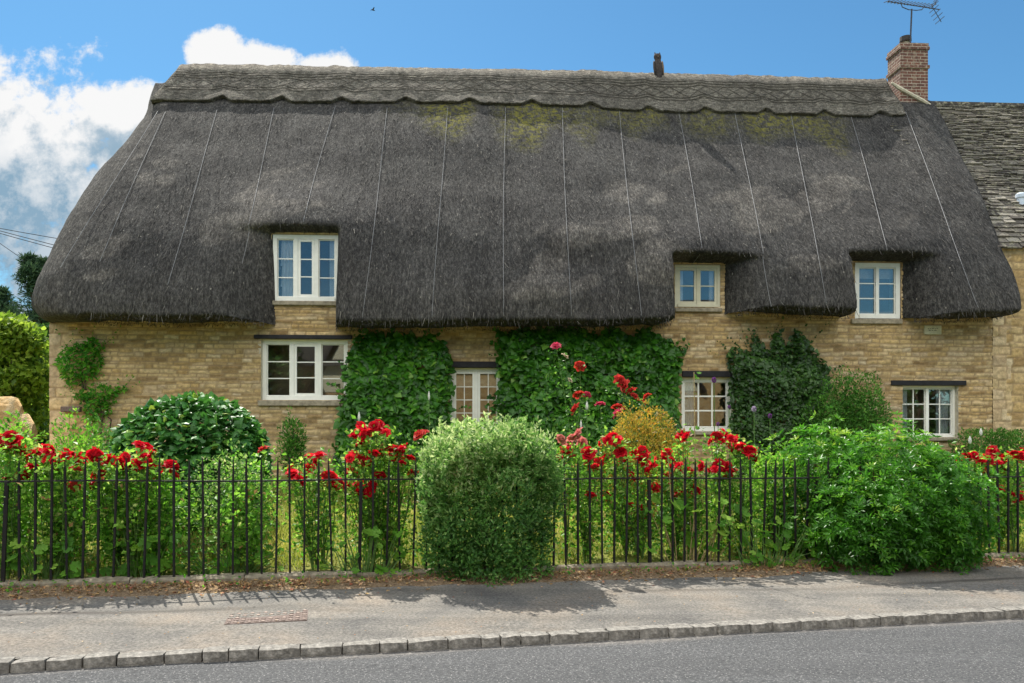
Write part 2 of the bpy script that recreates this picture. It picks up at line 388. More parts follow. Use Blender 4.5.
def crown(n, c, r, lump=.16, ls=2.2, shell=.35, ex=2.0, zmin=-1.0, seed=0):
    """points and outward directions in a lumpy superellipsoid shell"""
    d = rdir(int(n * 1.6) if zmin > -1 else n)
    if zmin > -1: d = d[d[:, 2] > zmin][:n]
    k = (np.abs(d) ** ex).sum(-1) ** (-1 / ex)
    q = d * 1.0
    rad = k * (1 + lump * vn(q[:, 0] * ls, q[:, 1] * ls, q[:, 2] * ls, seed) + lump * .6 * vn(q[:, 0] * ls * 2.3, q[:, 1] * ls * 2.3, q[:, 2] * ls * 2.3, seed + 5))
    dep = 1 - shell * R.random(len(d)) ** 1.7
    P = d * (rad * dep)[:, None] * np.array(r) + np.array(c)
    return P, norm(d / np.array(r)), dep

# ================================================================ camera, sun and sky
cam = bpy.data.objects.new('camera', bpy.data.cameras.new('camera')); COL.objects.link(cam); S.camera = cam
cam.location = (0, 0, EYE); cam.rotation_euler = (PI / 2, 0, 0)
cam.data.sensor_width = 36; cam.data.lens = 36 * F / 1024; cam.data.shift_y = (HY - 341.5) / 1024
cam.data.clip_end = 5000; cam.data.clip_start = .05
SUN_EL, SUN_AZ = math.radians(53.5), math.radians(-27.0)          # sun behind the cottage, to the left (azimuth from +Y towards +X)
sd = Vector((math.sin(SUN_AZ) * math.cos(SUN_EL), math.cos(SUN_AZ) * math.cos(SUN_EL), math.sin(SUN_EL)))
sun = bpy.data.objects.new('sun', bpy.data.lights.new('sun', 'SUN')); COL.objects.link(sun)
sun.data.energy = 3.2; sun.data.angle = math.radians(.5); sun.data.color = (1, .95, .86)
sun.rotation_euler = sd.to_track_quat('Z', 'Y').to_euler(); sun.location = sd * 60
w = bpy.data.worlds.new('World'); S.world = w; w.use_nodes = True
def make_world():
    t = w.node_tree; N = t.nodes; bg = N['Background']
    def n(ty, **k):
        x = N.new('ShaderNode' + ty)
        for a, v in k.items(): setattr(x, a, v)
        return x
    def mth(op, a, b=0.0, cl=False):
        x = n('Math', operation=op, use_clamp=cl)
        for k, v in ((0, a), (1, b)):
            if isinstance(v, (int, float)): x.inputs[k].default_value = v
            else: t.links.new(v, x.inputs[k])
        return x.outputs[0]
    sky = n('TexSky', sky_type='NISHITA'); sky.sun_disc = False; sky.sun_elevation = SUN_EL; sky.sun_rotation = SUN_AZ
    sky.air_density = 1.0; sky.dust_density = .3; sky.ozone_density = 2.0; sky.altitude = 100
    geo = n('TexCoord').outputs['Generated']; sep = n('SeparateXYZ'); t.links.new(geo, sep.inputs[0])
    x, y, z = sep.outputs
    yy = mth('MAXIMUM', y, .05)
    gx, gz_ = mth('DIVIDE', x, yy), mth('DIVIDE', z, yy)
    cb = n('CombineXYZ'); t.links.new(gx, cb.inputs[0]); t.links.new(gz_, cb.inputs[1])
    def noise(sc, det, off=(0, 0, 0), ro=.55):
        m = n('Mapping'); m.inputs['Location'].default_value = off; t.links.new(cb.outputs[0], m.inputs[0])
        q = n('TexNoise'); q.inputs['Scale'].default_value = sc; q.inputs['Detail'].default_value = det; q.inputs['Roughness'].default_value = ro
        t.links.new(m.outputs[0], q.inputs['Vector']); return q.outputs['Fac']
    # cumulus heaps: (direction x, z, half width, half height)
    heaps = [(-.66, .31, .22, .165), (-.53, .20, .17, .095), (-.60, .08, .20, .10), (-.72, .44, .12, .07), (-.485, .385, .06, .05), (-.45, .34, .07, .07),
             (-.365, .455, .042, .033), (-.31, .445, .062, .032), (-.24, .44, .048, .022), (-.40, .25, .08, .08), (1.6, .5, .5, .1), (1.2, .12, .5, .1)]
    def density(dy):
        d = None
        for hx, hz, rx, rz in heaps:
            a = mth('POWER', mth('DIVIDE', mth('SUBTRACT', gx, hx), rx), 2)
            b = mth('POWER', mth('DIVIDE', mth('SUBTRACT', gz_, hz + dy), rz), 2)
            e = mth('SUBTRACT', 1.0, mth('SQRT', mth('ADD', a, b)))
            d = e if d is None else mth('MAXIMUM', d, e)
        nz = mth('ADD', mth('MULTIPLY', mth('SUBTRACT', noise(9, 7, (3, 1 - dy, 0), .62), .5), 2.1), mth('MULTIPLY', mth('SUBTRACT', noise(28, 6, (1, 5 - dy, 0), .65), .5), 1.1))
        return mth('ADD', mth('MAXIMUM', d, -1.5), nz)
    d0 = density(0.0); d1 = density(-.035)
    al = n('MapRange', interpolation_type='SMOOTHSTEP'); al.inputs[1].default_value = -.02; al.inputs[2].default_value = .36; t.links.new(d0, al.inputs[0])
    lit = n('MapRange', interpolation_type='SMOOTHSTEP'); lit.inputs[1].default_value = -.45; lit.inputs[2].default_value = .35
    t.links.new(mth('SUBTRACT', d0, d1), lit.inputs[0])
    lo = n('MapRange', interpolation_type='SMOOTHSTEP'); lo.inputs[1].default_value = .16; lo.inputs[2].default_value = .42; t.links.new(gz_, lo.inputs[0])
    sh = mth('MULTIPLY', mth('ADD', mth('MULTIPLY', lit.outputs[0], .55), mth('MULTIPLY', noise(6, 6, (7, 2, 0), .6), .72)), mth('ADD', mth('MULTIPLY', lo.outputs[0], .55), .55), True)
    cr = n('ValToRGB'); cr.color_ramp.elements[0].position = .30; cr.color_ramp.elements[1].position = .92
    cr.color_ramp.elements[0].color = (CL[0] * .28, CL[0] * .44, CL[0] * .58, 1); cr.color_ramp.elements[1].color = (CL[0], CL[0], CL[0], 1)
    t.links.new(sh, cr.inputs[0])
    tint = n('MixRGB', blend_type='MULTIPLY'); tint.inputs[0].default_value = 1; tint.inputs[2].default_value = (*SKYTINT, 1); t.links.new(sky.outputs[0], tint.inputs[1])
    mx = n('MixRGB'); t.links.new(al.outputs[0], mx.inputs[0]); t.links.new(tint.outputs[0], mx.inputs[1]); t.links.new(cr.outputs[0], mx.inputs[2])
    # unseen bright cloud behind the viewer, added as fill light for the shaded front
    rear = n('MapRange', interpolation_type='SMOOTHSTEP'); rear.inputs[1].default_value = .15; rear.inputs[2].default_value = -.35; t.links.new(y, rear.inputs[0])
    high = n('MapRange', interpolation_type='SMOOTHSTEP'); high.inputs[1].default_value = .24; high.inputs[2].default_value = .42; t.links.new(z, high.inputs[0])
    q = n('TexNoise'); q.inputs['Scale'].default_value = 2.6; q.inputs['Detail'].default_value = 6; t.links.new(geo, q.inputs['Vector'])
    qa = n('MapRange', interpolation_type='SMOOTHSTEP'); qa.inputs[1].default_value = .38; qa.inputs[2].default_value = .56; t.links.new(q.outputs['Fac'], qa.inputs[0])
    m2 = n('MixRGB'); t.links.new(mth('MULTIPLY', mth('MULTIPLY', rear.outputs[0], high.outputs[0]), qa.outputs[0]), m2.inputs[0]); t.links.new(mx.outputs[0], m2.inputs[1]); m2.inputs[2].default_value = (CL[1], CL[1] * .98, CL[1] * .94, 1)
    t.links.new(m2.outputs[0], bg.inputs[0]); bg.inputs[1].default_value = .15
CL = [2.35, 7.8]; SKYTINT = (.17, .295, .335)
make_world()
S.view_settings.view_transform = 'Standard'; S.view_settings.look = 'None'; S.view_settings.gamma = 1; S.view_settings.exposure = 1.42
S.render.film_transparent = False
S.cycles.max_bounces = 6; S.cycles.diffuse_bounces = 3; S.cycles.glossy_bounces = 3; S.cycles.transparent_max_bounces = 8; S.cycles.transmission_bounces = 4
S.cycles.use_denoising = True

# ================================================================ the thatched cottage
HOUSE = (0, D0, 0)
cot = empty('thatched_cottage', HOUSE, TH, 'long low cottage of honey coloured stone under a huge dark grey thatched roof', 'cottage')
VR = 4.1                                                         # ridge line behind the front wall
UL0, UR0 = uv(50, 400)[0], uv(992, 380)[0]
prof_h = np.array([0, .08, .17, .29, .42, 1.0]); prof_v = np.array([-.95, -.86, -.58, -.06, .62, VR])
_hf = np.linspace(-.2, 1.2, 701)
_pv = np.interp(_hf, prof_h, prof_v); _pv = np.where(_hf < 0, -.95 + _hf * .8, _pv); _pv = np.where(_hf > 1, VR + (_hf - 1) * 5.2, _pv)
_k = np.ones(41) / 41; _pv[20:-20] = np.convolve(_pv, _k, 'valid')
_rl = uv(182, 72, VR); _rm = uv(560, 78, VR); _rr = uv(890, 87, VR); _re = uv(936, 106, VR)
def w_full(u):
    return np.interp(u, [_rl[0] - .4, _rl[0], _rm[0], _rr[0], _rr[0] + 3], [_rl[1] - .05, _rl[1], _rm[1], _rr[1], _rr[1] - .15]) - .10
def w_ridge(u):
    return np.interp(u, [_rl[0] - .4, _rl[0], _rm[0], _rr[0], _re[0], _re[0] + 1], [_rl[1] - .25, _rl[1], _rm[1], _rr[1], _re[1], _re[1] - .5]) - .10
def vf(u, w_):
    return np.interp((w_ - 3.3) / (w_full(u) - 3.3), _hf, _pv)
def surf(px, py, off=0.0):
    """the point of the plain front slope behind a pixel of the photograph"""
    v = 0.0
    for _ in range(40):
        u, w_ = uv(px, py, v); v = .5 * v + .5 * (float(vf(u, w_)) + off)
    return u, w_, v
_ul = [surf(px, py, .55) for px, py in ((40, 322), (28, 306), (31, 290), (43, 262), (61, 222), (92, 180), (126, 140), (150, 108), (163, 92), (181, 72))]
_ul = sorted([(q[1], q[0]) for q in _ul]); _ulw, _ulu = np.array([q[0] for q in _ul]), np.array([q[1] for q in _ul])
_ur = [surf(px, py) for px, py in ((1018, 322), (1021, 306), (1015, 280), (1001, 248), (982, 200), (962, 158), (946, 124), (937, 108))]
_ur = sorted([(q[1], q[0]) for q in _ur]); _urw, _uru = np.array([q[0] for q in _ur]), np.array([q[1] for q in _ur])
def U_L(w_): return np.interp(w_, _ulw, _ulu)
def U_R(w_): return np.interp(w_, _urw, _uru)
# eaves line seen in the photograph, at the outer face of the thatch
_ev = [surf(px, py) for px, py in ((20, 321), (60, 322), (250, 322), (300, 326), (345, 328), (500, 327), (668, 325), (690, 316), (745, 312), (800, 313), (850, 317), (905, 318), (1020, 317))]
_evu, _evw = np.array([q[0] for q in _ev]), np.array([q[1] for q in _ev])
def eave(u): return np.interp(u, _evu, _evw) + .025 * vn(u * 1.3, 0.0, 0.0, 3) + .012 * vn(u * 7, 0.0, 0.0, 4) + .008 * vn(u * 19, 0.0, 0.0, 6)
# window recesses cut through the thatch: wall-plane sides, head, splay of each side
NOTCH = []
for (xl, xr, yt, xfl, rr, rl0) in ((279, 337, 234, 246, .16, None), (679, 721, 263.5, 673.5, .95, .10), (859, 899, 262, 853.5, .80, .10)):
    u0, u1 = uv(xl, yt)[0], uv(xr, yt)[0]; wt = uv((xl + xr) / 2, yt)[1]
    if rl0: u0 = uv(xfl, yt + 20, -.72)[0] + rl0 * .7
    NOTCH.append((u0, u1, wt, rl0 if rl0 else 1.02, rr, .13))
BUMPS = [  # swellings and hollows of the old thatch: px, py, half width, half height, amplitude
    (285, 205, .95, .55, .10), (250, 250, .6, .5, .07), (600, 235, 1.2, .38, .12), (545, 292, .75, .30, .10), (640, 205, .9, .40, .09), (660, 265, .55, .4, .09), (600, 195, .8, .3, -.05), (580, 262, .7, .25, -.06), (745, 155, .5, .3, -.05), (790, 180, .4, .3, .05), (880, 160, .5, .3, -.05), (700, 235, .4, .3, .06),
    (760, 215, .7, .6, .06), (850, 190, .8, .7, .06), (905, 225, .5, .6, .05), (720, 170, .6, .35, .05), (810, 265, .7, .35, .05), (120, 230, .5, .8, .05), (180, 170, .6, .5, .05), (430, 250, .9, .7, -.05), (480, 180, 1.0, .7, -.05)]
BUMPS = [(*surf(px, py)[:2], a, b, c) for px, py, a, b, c in BUMPS]
def macro(u, w_):
    d = .035 * vn(u * .75, w_ * .75, 0, 11) + .016 * vn(u * 2.1, w_ * 2.4, 0, 12) + .007 * vn(u * 6, w_ * 6, 0, 13)
    for bu, bw, ru, rw, am in BUMPS: d = d + am * np.exp(-((u - bu) / ru) ** 2 - ((w_ - bw) / rw) ** 2)
    return d
def roof_front(u, w_, t):
    """front surface depth with recesses; t = height above the eaves"""
    v = vf(u, w_) + .24 * np.clip((u - 1.8) / 1.6, 0, 1) * np.clip((9.7 - u) / .9, 0, 1) * np.clip((w_ - 4.6) / 3.6, 0, 1) * np.clip((9.75 - w_) / 1.15, 0, 1)
    v = v - .10 * np.exp(-((w_ - 8.1) / 1.0) ** 2) * np.clip((u + 3.6) / .8, 0, 1) * np.clip((.6 - u) / 1.2, 0, 1)
    v = v - macro(u, w_) * np.clip(t / .3, .25, 1) - (.012 * vn(u * 13, w_ * 9, 0, 14) + .010 * vn(u * 24, w_ * 16, 0, 15)) * np.clip(1.3 - t / .5, .25, 1)
    T = np.sqrt(np.clip(1 - (1 - np.clip(t / .16, 0, 1)) ** 2, 0, 1))
    for u0, u1, wt, rl, rr, rt in NOTCH:
        v = v - .30 * np.exp(-(((u - (u0 + u1) / 2) / 1.25) ** 2) - ((w_ - wt - .15) / .8) ** 2)
        lean = 0.0
        ql = (u0 - u) / rl; qr = (u - u1) / rr; qt = (w_ - wt) / rt
        qx = np.maximum(np.maximum(ql, qr), 0); qy = np.maximum(qt, 0)
        q = np.sqrt(qx ** 2 + qy ** 2)
        Tn = np.clip(q, 0, 1); Tn = np.sin(Tn * PI / 2) ** .9
        T = np.minimum(T, Tn)
    return v, T

PALE = [(285, 195, .9, .7), (240, 225, .6, .5), (600, 230, 1.1, .32), (545, 285, .8, .22), (640, 195, .8, .4), (660, 262, .5, .4), (760, 215, .8, .7), (850, 200, .9, .8), (915, 230, .5, .7), (690, 170, .5, .3), (810, 260, .7, .3), (110, 235, .5, .8), (160, 180, .4, .5), (560, 262, .5, .25), (130, 150, .3, .3)]  # sunlit patches painted as paler colour on the front slope
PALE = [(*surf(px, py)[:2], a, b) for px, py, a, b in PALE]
def build_roof():
    bt = np.concatenate([[0, .01, .03, .06, .09, .12, .16, .2, .25], np.arange(.30, 6.6, .045)]); bt = np.append(bt, 6.62) / 6.62
    NF, NC, NS, NB = 540, 16, 26, 60
    rows_u, rows_v, rows_w, rows_m, rows_d = [], [], [], [], []
    hsc = 6.55
    a_f = np.linspace(0, 1, NF)
    Vs = []; Mo = []; Del = []; Pa = []
    for b in bt:
        # front
        u = None
        ug = 10.3 + (-9.0 - 10.3) * a_f
        w_ = eave(ug) + (w_ridge(ug) - eave(ug)) * b
        for _ in range(3):
            vfw = vf(ug, w_); span = np.clip((VR - vfw) * .75, 0.02, .9)
            rc = float(np.mean(span[-40:]))
            wl = float(w_[-1]); wr = float(w_[0])
            ul, ur = float(U_L(wl)), float(U_R(wr))
            ug = ur + (ul + rc - ur) * a_f
            w_ = eave(ug) + (w_ridge(ug) - eave(ug)) * b
        t = w_ - eave(ug)
        v, T = roof_front(ug, w_, t)
        base = .12 + 0 * v
        vo = np.where(v < base, base + (v - base) * T, v)
        wl_ = w_ + .12 * (1 - np.sqrt(np.clip(1 - (1 - np.clip(t / .16, 0, 1)) ** 2, 0, 1)))
        front = np.stack([ug, vo, wl_], 1)
        l = (w_ridge(ug) - w_)
        pxu = ug
        pa = np.zeros(len(ug))
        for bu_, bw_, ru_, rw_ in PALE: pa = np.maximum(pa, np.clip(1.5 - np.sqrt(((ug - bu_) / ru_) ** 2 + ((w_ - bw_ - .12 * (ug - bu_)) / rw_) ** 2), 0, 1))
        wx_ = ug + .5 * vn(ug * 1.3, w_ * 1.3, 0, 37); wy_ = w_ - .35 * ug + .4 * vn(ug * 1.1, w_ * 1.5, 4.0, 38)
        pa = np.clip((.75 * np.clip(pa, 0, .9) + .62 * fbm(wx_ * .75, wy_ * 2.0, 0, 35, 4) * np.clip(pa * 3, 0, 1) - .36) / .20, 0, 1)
        ms = np.clip((l - .65) / .15, 0, 1) * np.clip((2.15 + .6 * vn(ug * 1.7, 0, 0, 31) - l) / .6, 0, 1) * np.clip((ug + 2.9) / 1.6, 0, 1) * np.clip((8.6 - ug) / 1.2, 0, 1)
        ms = ms * np.clip(.75 + .8 * vn(ug * 2.0, 2.0, 0, 33), 0, 1)
        dele = (T < .0005) & (t > .02)
        # round the left corner, along the hip, across the back
        Te = float(np.sqrt(np.clip(1 - (1 - np.clip(float(t[-1]) / .16, 0, 1)) ** 2, 0, 1)))
        v0 = float(v[-1]); wc = float(w_[-1])
        th = np.linspace(0, PI / 2, NC + 1)[1:]
        cu, cv = ul + rc - rc * np.sin(th), v0 + rc - rc * np.cos(th)
        vb = 2 * VR - float(vf(ug[-1], wc)); sv = np.linspace(v0 + rc, vb - rc, NS + 1)[1:]
        su = np.full(NS, ul)
        cu2, cv2 = ul + rc - rc * np.cos(th), vb - rc + rc * np.sin(th)
        bu = np.linspace(ul + rc, ur, NB + 1)[1:]; bv = np.full(NB, vb)
        oth = np.stack([np.concatenate([cu, su, cu2, bu]), np.concatenate([cv, sv, cv2, bv])], 1)
        dd = macro(oth[:, 0] + oth[:, 1], np.full(len(oth), wc)) * .6
        oth[:, 0] -= dd * np.concatenate([np.sin(th), np.ones(NS), np.cos(th), np.zeros(NB)])
        basex = np.maximum(oth[:, 0], UL0 + .12); basey = np.clip(oth[:, 1], .12, 2 * VR - .12)
        o2 = np.stack([basex + (oth[:, 0] - basex) * Te, basey + (oth[:, 1] - basey) * Te], 1)
        ow = np.concatenate([np.full(NC + NS + NC, wc), w_ridge(bu) * b + eave(bu) * (1 - b)]) + .12 * (1 - Te)
        # right verge: turned back towards the neighbour
        ver = np.array([[ug[0] + .05, vo[0] + .05, wl_[0]], [ug[0] + .07, vo[0] + .14, wl_[0]], [ug[0] + .07, max(vo[0] + .9, .3), wl_[0]]])[::-1]
        V = np.concatenate([ver, front, np.column_stack([o2, ow])])
        if b == bt[-1]: Vtop = V.copy(); Vtop[:, 1] = np.where(np.abs(V[:, 1] - VR) < 3.5, VR, V[:, 1])
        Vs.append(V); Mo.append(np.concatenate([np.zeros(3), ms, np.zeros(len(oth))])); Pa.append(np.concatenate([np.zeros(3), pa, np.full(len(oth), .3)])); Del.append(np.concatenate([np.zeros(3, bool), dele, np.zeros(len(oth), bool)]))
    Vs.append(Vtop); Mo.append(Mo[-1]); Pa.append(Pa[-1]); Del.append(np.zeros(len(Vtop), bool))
    nr, nc = len(bt) + 1, len(Vs[0])
    V = np.concatenate(Vs); dl = np.array(Del)
    keep = ~(dl[:-1, :-1] & dl[1:, 1:] & dl[:-1, 1:] & dl[1:, :-1])
    f = grid_faces(nr, nc, keep)[:, ::-1]
    V2, f2, us = compact(V, f)
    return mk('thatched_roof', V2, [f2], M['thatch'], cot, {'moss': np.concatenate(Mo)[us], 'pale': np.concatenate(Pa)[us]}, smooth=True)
roof = build_roof()

def seam_pt(px, py):
    v = 0.0
    for _ in range(40):
        u, w_ = uv(px, py, v); q, _T = roof_front(np.array([u]), np.array([w_]), np.array([4.0])); v = .5 * v + .5 * float(q[0])
    return u, w_
def on_roof(u, w_, lift=.02):
    t = w_ - float(eave(u)); v, T = roof_front(np.array([u]), np.array([w_]), np.array([t]))
    v, T = float(v[0]), float(T[0])
    return (u, (v if v > .12 else .12 + (v - .12) * T) - lift, w_)

# netting seams: wires running down the slope
for (x0, y0, x1, y1) in ((165, 112, 100, 262), (158, 112, 62, 268), (218, 110, 168, 285), (275, 108, 240, 262), (335, 106, 302, 226), (388, 108, 362, 322), (447, 108, 432, 322), (505, 108, 503, 322), (562, 108, 571, 322), (619, 108, 641, 320), (678, 108, 704, 258), (734, 108, 773, 306), (790, 108, 827, 310), (848, 108, 889, 255), (905, 112, 978, 308)):
    P = []
    for k in range(30):
        q = k / 29; u, w_ = seam_pt(x0 + (x1 - x0) * q + .7 * math.sin(5 * q + x0), y0 + (y1 - y0) * q); P.append(on_roof(u, w_, .022 if x0 > 160 else .05))
    MB().tube(P, .0048, 5).build('netting_seam', M['wire'], roof)

def loose_straw():
    n = 17000; u = R.uniform(-9.0, 10.2, n); q = R.random(n); fr_ = np.arange(n) < 5000
    q = np.where(fr_, .018 * R.random(n) ** 1.5, q); e = eave(u); w_ = e + (w_ridge(u) - .9 - e) * q; k = (u > U_L(w_) + 1.0) & (u < U_R(w_) - .1); u, w_, fr_, e = u[k], w_[k], fr_[k], e[k]; n = len(u)
    v, T = roof_front(u, w_, w_ - e); v2, _ = roof_front(u, w_ + .06, w_ + .06 - e)
    vo = np.where(v < .12, .12 + (v - .12) * T, v); k = (T > .93) | (fr_ & (T > .35)); u, w_, v, vo, v2, fr_ = u[k], w_[k], v[k], vo[k], v2[k], fr_[k]; n = len(u)
    dn = norm(np.stack([0 * u, v - v2, np.full(n, -.06)], 1)); on_ = np.stack([0 * u, dn[:, 2], -dn[:, 1]], 1)
    dn = np.where(fr_[:, None], norm(np.stack([0 * u, np.full(n, -.25), -np.ones(n)], 1)), dn); on_ = np.where(fr_[:, None], np.array([0, -1.0, -.2]), on_)
    Tn = norm(dn + R.normal(size=(n, 3)) * np.array([.22, .10, .10])); L = np.where(fr_, R.uniform(.02, .055, n), R.uniform(.06, .20, n))
    leaves('loose_straw', np.stack([u, vo, w_], 1) + on_ * .006, Tn, norm(on_ + R.normal(size=(n, 3)) * .25), L, R.uniform(.006, .013, n), M['straw'], 'blade', np.clip(.45 + .27 * R.normal(size=n) - .12 * fr_, 0, 1), roof)
loose_straw()

def build_ridge():
    ul, ur = _rl[0] - .06, _rr[0] - .10
    nu = 420; us = np.linspace(ul, ur, nu)
    sp = [surf(x, 110)[0] for x in (218, 279, 340, 405, 470, 532, 592, 651, 708, 768, 826, 880)]
    ch = np.zeros(nu)
    for s0 in sp: ch = np.maximum(ch, np.clip(1.15 - np.abs(us - s0) / .20, 0, 1))
    L = 1.22 - .17 * ch + .008 * vn(us * 2.2, 0, 0, 40) + .004 * vn(us * 17, 0, 0, 41)
    prof = [(.96, -.02), (1.0, .075), (.99, .09), (.95, .095)] + [(q, .095 + .085 * (1 - q)) for q in np.linspace(.88, .05, 22)]
    rows = []
    for q, th in prof:
        l = L * q; wr = w_ridge(us); w_ = wr - l * .80
        v, _ = roof_front(us, w_, np.full(nu, 4.0))
        v = np.minimum(v, VR)
        n_ = .010 * vn(us * 9, q * 6, 0, 42) + .014 * vn(us * 2.3, q * 3, 0, 43) + .05 * ch * (q > .75) * (q - .75) * 4 * .25
        rows.append(np.stack([us, v - (th + n_) * .62, w_ + (th + n_) * .78], 1))
    top = rows[-1].copy(); top[:, 1] = VR; top[:, 2] = w_ridge(us) + .30 + .02 * vn(us * 3, 0, 0, 44) + .012 * vn(us * 14, 0, 0, 45); rows.append(top)
    for r in rows[::-1][1:]:
        m = r.copy(); m[:, 1] = 2 * VR - m[:, 1]; rows.append(m)
    nr = len(rows); V = np.array(rows)
    # the hipped left end pulls in towards the bottom
    edge = np.clip(1 - (us - ul) / .8, 0, 1)
    for i in range(nr):
        V[i, :, 0] -= edge * np.clip((w_ridge(us) + .2 - V[i, :, 2]), 0, 1.2) * .27
    V = V.reshape(-1, 3); f = [tuple(q) for q in grid_faces(nr, nu)]
    f.append(tuple(i * nu for i in range(nr))); f.append(tuple(i * nu + nu - 1 for i in range(nr))[::-1])
    o = mk('straw_ridge', V, f, M['ridge'], cot, {'moss': np.zeros(len(V))})
    for k, p in enumerate(o.data.polygons): p.use_smooth = len(p.vertices) == 4 and k > 3 * (nu - 1)
    A = np.array(V).reshape(nr, nu, 3)
    def on(uu, q):                                     # point on the cap: q = 1 at its lower edge
        i = 25 - (q - .05) / (.88 - .05) * 21; i = min(max(i, 4), 25); a = (uu - ul) / (ur - ul) * (nu - 1)
        i0, a0 = int(i), int(min(max(a, 0), nu - 2)); fi, fa = min(i - i0, 1), min(max(a - a0, 0), 1)
        p = (A[i0, a0] * (1 - fa) + A[i0, a0 + 1] * fa) * (1 - fi) + (A[i0 + 1, a0] * (1 - fa) + A[i0 + 1, a0 + 1] * fa) * fi
        return (p[0], p[1] - .012, p[2] + .010)
    for q in (.14, .22, .30, .62, .70):
        MB().tube([on(uu, q + .012 * math.sin(uu * 5)) for uu in np.linspace(ul + .05, ur - .05, 150)], .0075, 5).build('binding_rod', M['ligger'], o)
    x = ul + .3; b = MB(); s = 1
    while x < ur - .5:                                 # crossed rods between the second and third binding
        b.tube([on(x, .31), on(x + .22, .46), on(x + .44, .61)], .006, 4); b.tube([on(x, .61), on(x + .22, .46), on(x + .44, .31)], .006, 4); x += .44
    b.build('crossed_rods', M['ligger'], o)
    return o
ridge = build_ridge()

# ---------------------------------------------------------------- rubble walls
WINS = {}
def stones(u, w_, seed, hmin=.042, hmax=.10, lmin=.10, lmax=.34):
    r = np.random.default_rng(seed)
    ud = u + .020 * vn(u * 5, w_ * 9, 0, seed) ; wd = w_ + .020 * vn(u * 1.6, w_ * 5, 0, seed + 1) + .012 * vn(u * 7, w_ * 7, 0, seed + 2)
    ys = [w_.min() - .3]
    while ys[-1] < w_.max() + .3: ys.append(ys[-1] + r.uniform(hmin, hmax))
    ys = np.array(ys); row = np.clip(np.searchsorted(ys, wd) - 1, 0, len(ys) - 2)
    col = np.zeros(len(u)); dis = np.zeros(len(u)); ofs = np.zeros(len(u))
    for k in range(len(ys) - 1):
        m = row == k
        if not m.any(): continue
        xs = [u.min() - 1]; hgt = ys[k + 1] - ys[k]
        while xs[-1] < u.max() + 1: xs.append(xs[-1] + r.uniform(lmin, lmax) * (1.25 if hgt < .09 else 1))
        xs = np.array(xs); c = np.clip(np.searchsorted(xs, ud[m]) - 1, 0, len(xs) - 2)
        cc = r.random(len(xs)); oo = r.random(len(xs))
        dx = np.minimum(ud[m] - xs[c], xs[c + 1] - ud[m]); dy = np.minimum(wd[m] - ys[k], ys[k + 1] - wd[m])
        col[m] = cc[c]; ofs[m] = oo[c]; dis[m] = np.minimum(dx, dy)
    return col, dis, ofs

def rubble(name, u0, u1, w0, w1, parent, holes=(), keep=None, seed=3, step=.0225, v0=0.0, quoin=None, big=False):
    nu, nw = int((u1 - u0) / step) + 1, int((w1 - w0) / step) + 1
    U, W_ = np.meshgrid(np.linspace(u0, u1, nu), np.linspace(w0, w1, nw)); u, w_ = U.ravel(), W_.ravel()
    c, d, o = stones(u, w_, seed) if not big else stones(u, w_, seed, .12, .24, .25, .6)
    if quoin:
        c2, d2, o2 = stones(u, w_, seed + 9, .17, .26, .3, .6)
        m = (u < quoin[0] + .12 * (np.sin(w_ * 13) > 0)) | (u > quoin[1] - .12 * (np.sin(w_ * 13) > 0)); c, d, o = np.where(m, .7 + .3 * c2, c), np.where(m, d2, d), np.where(m, o2, o)
    h = np.clip(d / .02, 0, 1) ** .7 * (.012 + .016 * o) + .006 * vn(u * 12, w_ * 16, 0, seed + 4) + .012 * vn(u * 1.1, w_ * 1.3, 0, seed + 5)
    V = np.stack([u, v0 - h, w_], 1)
    cu, cw = (u.reshape(nw, nu)[:-1, :-1] + step / 2), (w_.reshape(nw, nu)[:-1, :-1] + step / 2)
    k = np.ones(cu.shape, bool)
    for a, b, e, f_ in holes: k &= ~((cu > a) & (cu < b) & (cw > e) & (cw < f_))
    if keep is not None: k &= keep(cu, cw)
    f = grid_faces(nw, nu, k); V2, f2, us = compact(V, f)
    return mk(name, V2, [f2], M['stone'], parent, {'col': c[us], 'mort': (1 - np.clip((d - .006) / .012, 0, 1))[us]}, smooth=True)

def px_box(x0, x1, y0, y1, v=0.0):
    a = uv(x0, (y0 + y1) / 2, v)[0]; b = uv(x1, (y0 + y1) / 2, v)[0]; m = (x0 + x1) / 2
    return a, b, uv(m, y1, v)[1], uv(m, y0, v)[1]

SET = .09                                              # how far frames sit back from the face of the wall
FR = {  # frame boxes read off the photograph
 'ul': px_box(273, 339, 235, 301, -.01), 'um': px_box(675, 720, 265, 307, -.01), 'ur': px_box(855, 900, 263, 318.5, -.01),
 'll': px_box(262.5, 348.5, 340, 400, SET), 'lm': px_box(450.5, 502, 368, 432, SET), 'lr': px_box(680.5, 731, 378, 431, SET), 'le': px_box(900, 955, 386, 437, SET)}
holes = [(a - .01, b + .01, c - .01, d + .01) for a, b, c, d in FR.values()]
def keep_wall(u, w_):
    k = w_ < 3.75
    for u0, u1, wt, rl, rr, rt in NOTCH: k |= (u > u0 - .75) & (u < u1 + .75) & (w_ < wt + .12)
    return k
wall = rubble('wall', UL0, UR0, .2, 5.4, cot, holes, keep_wall, 3, quoin=(UL0 + .35, 99))
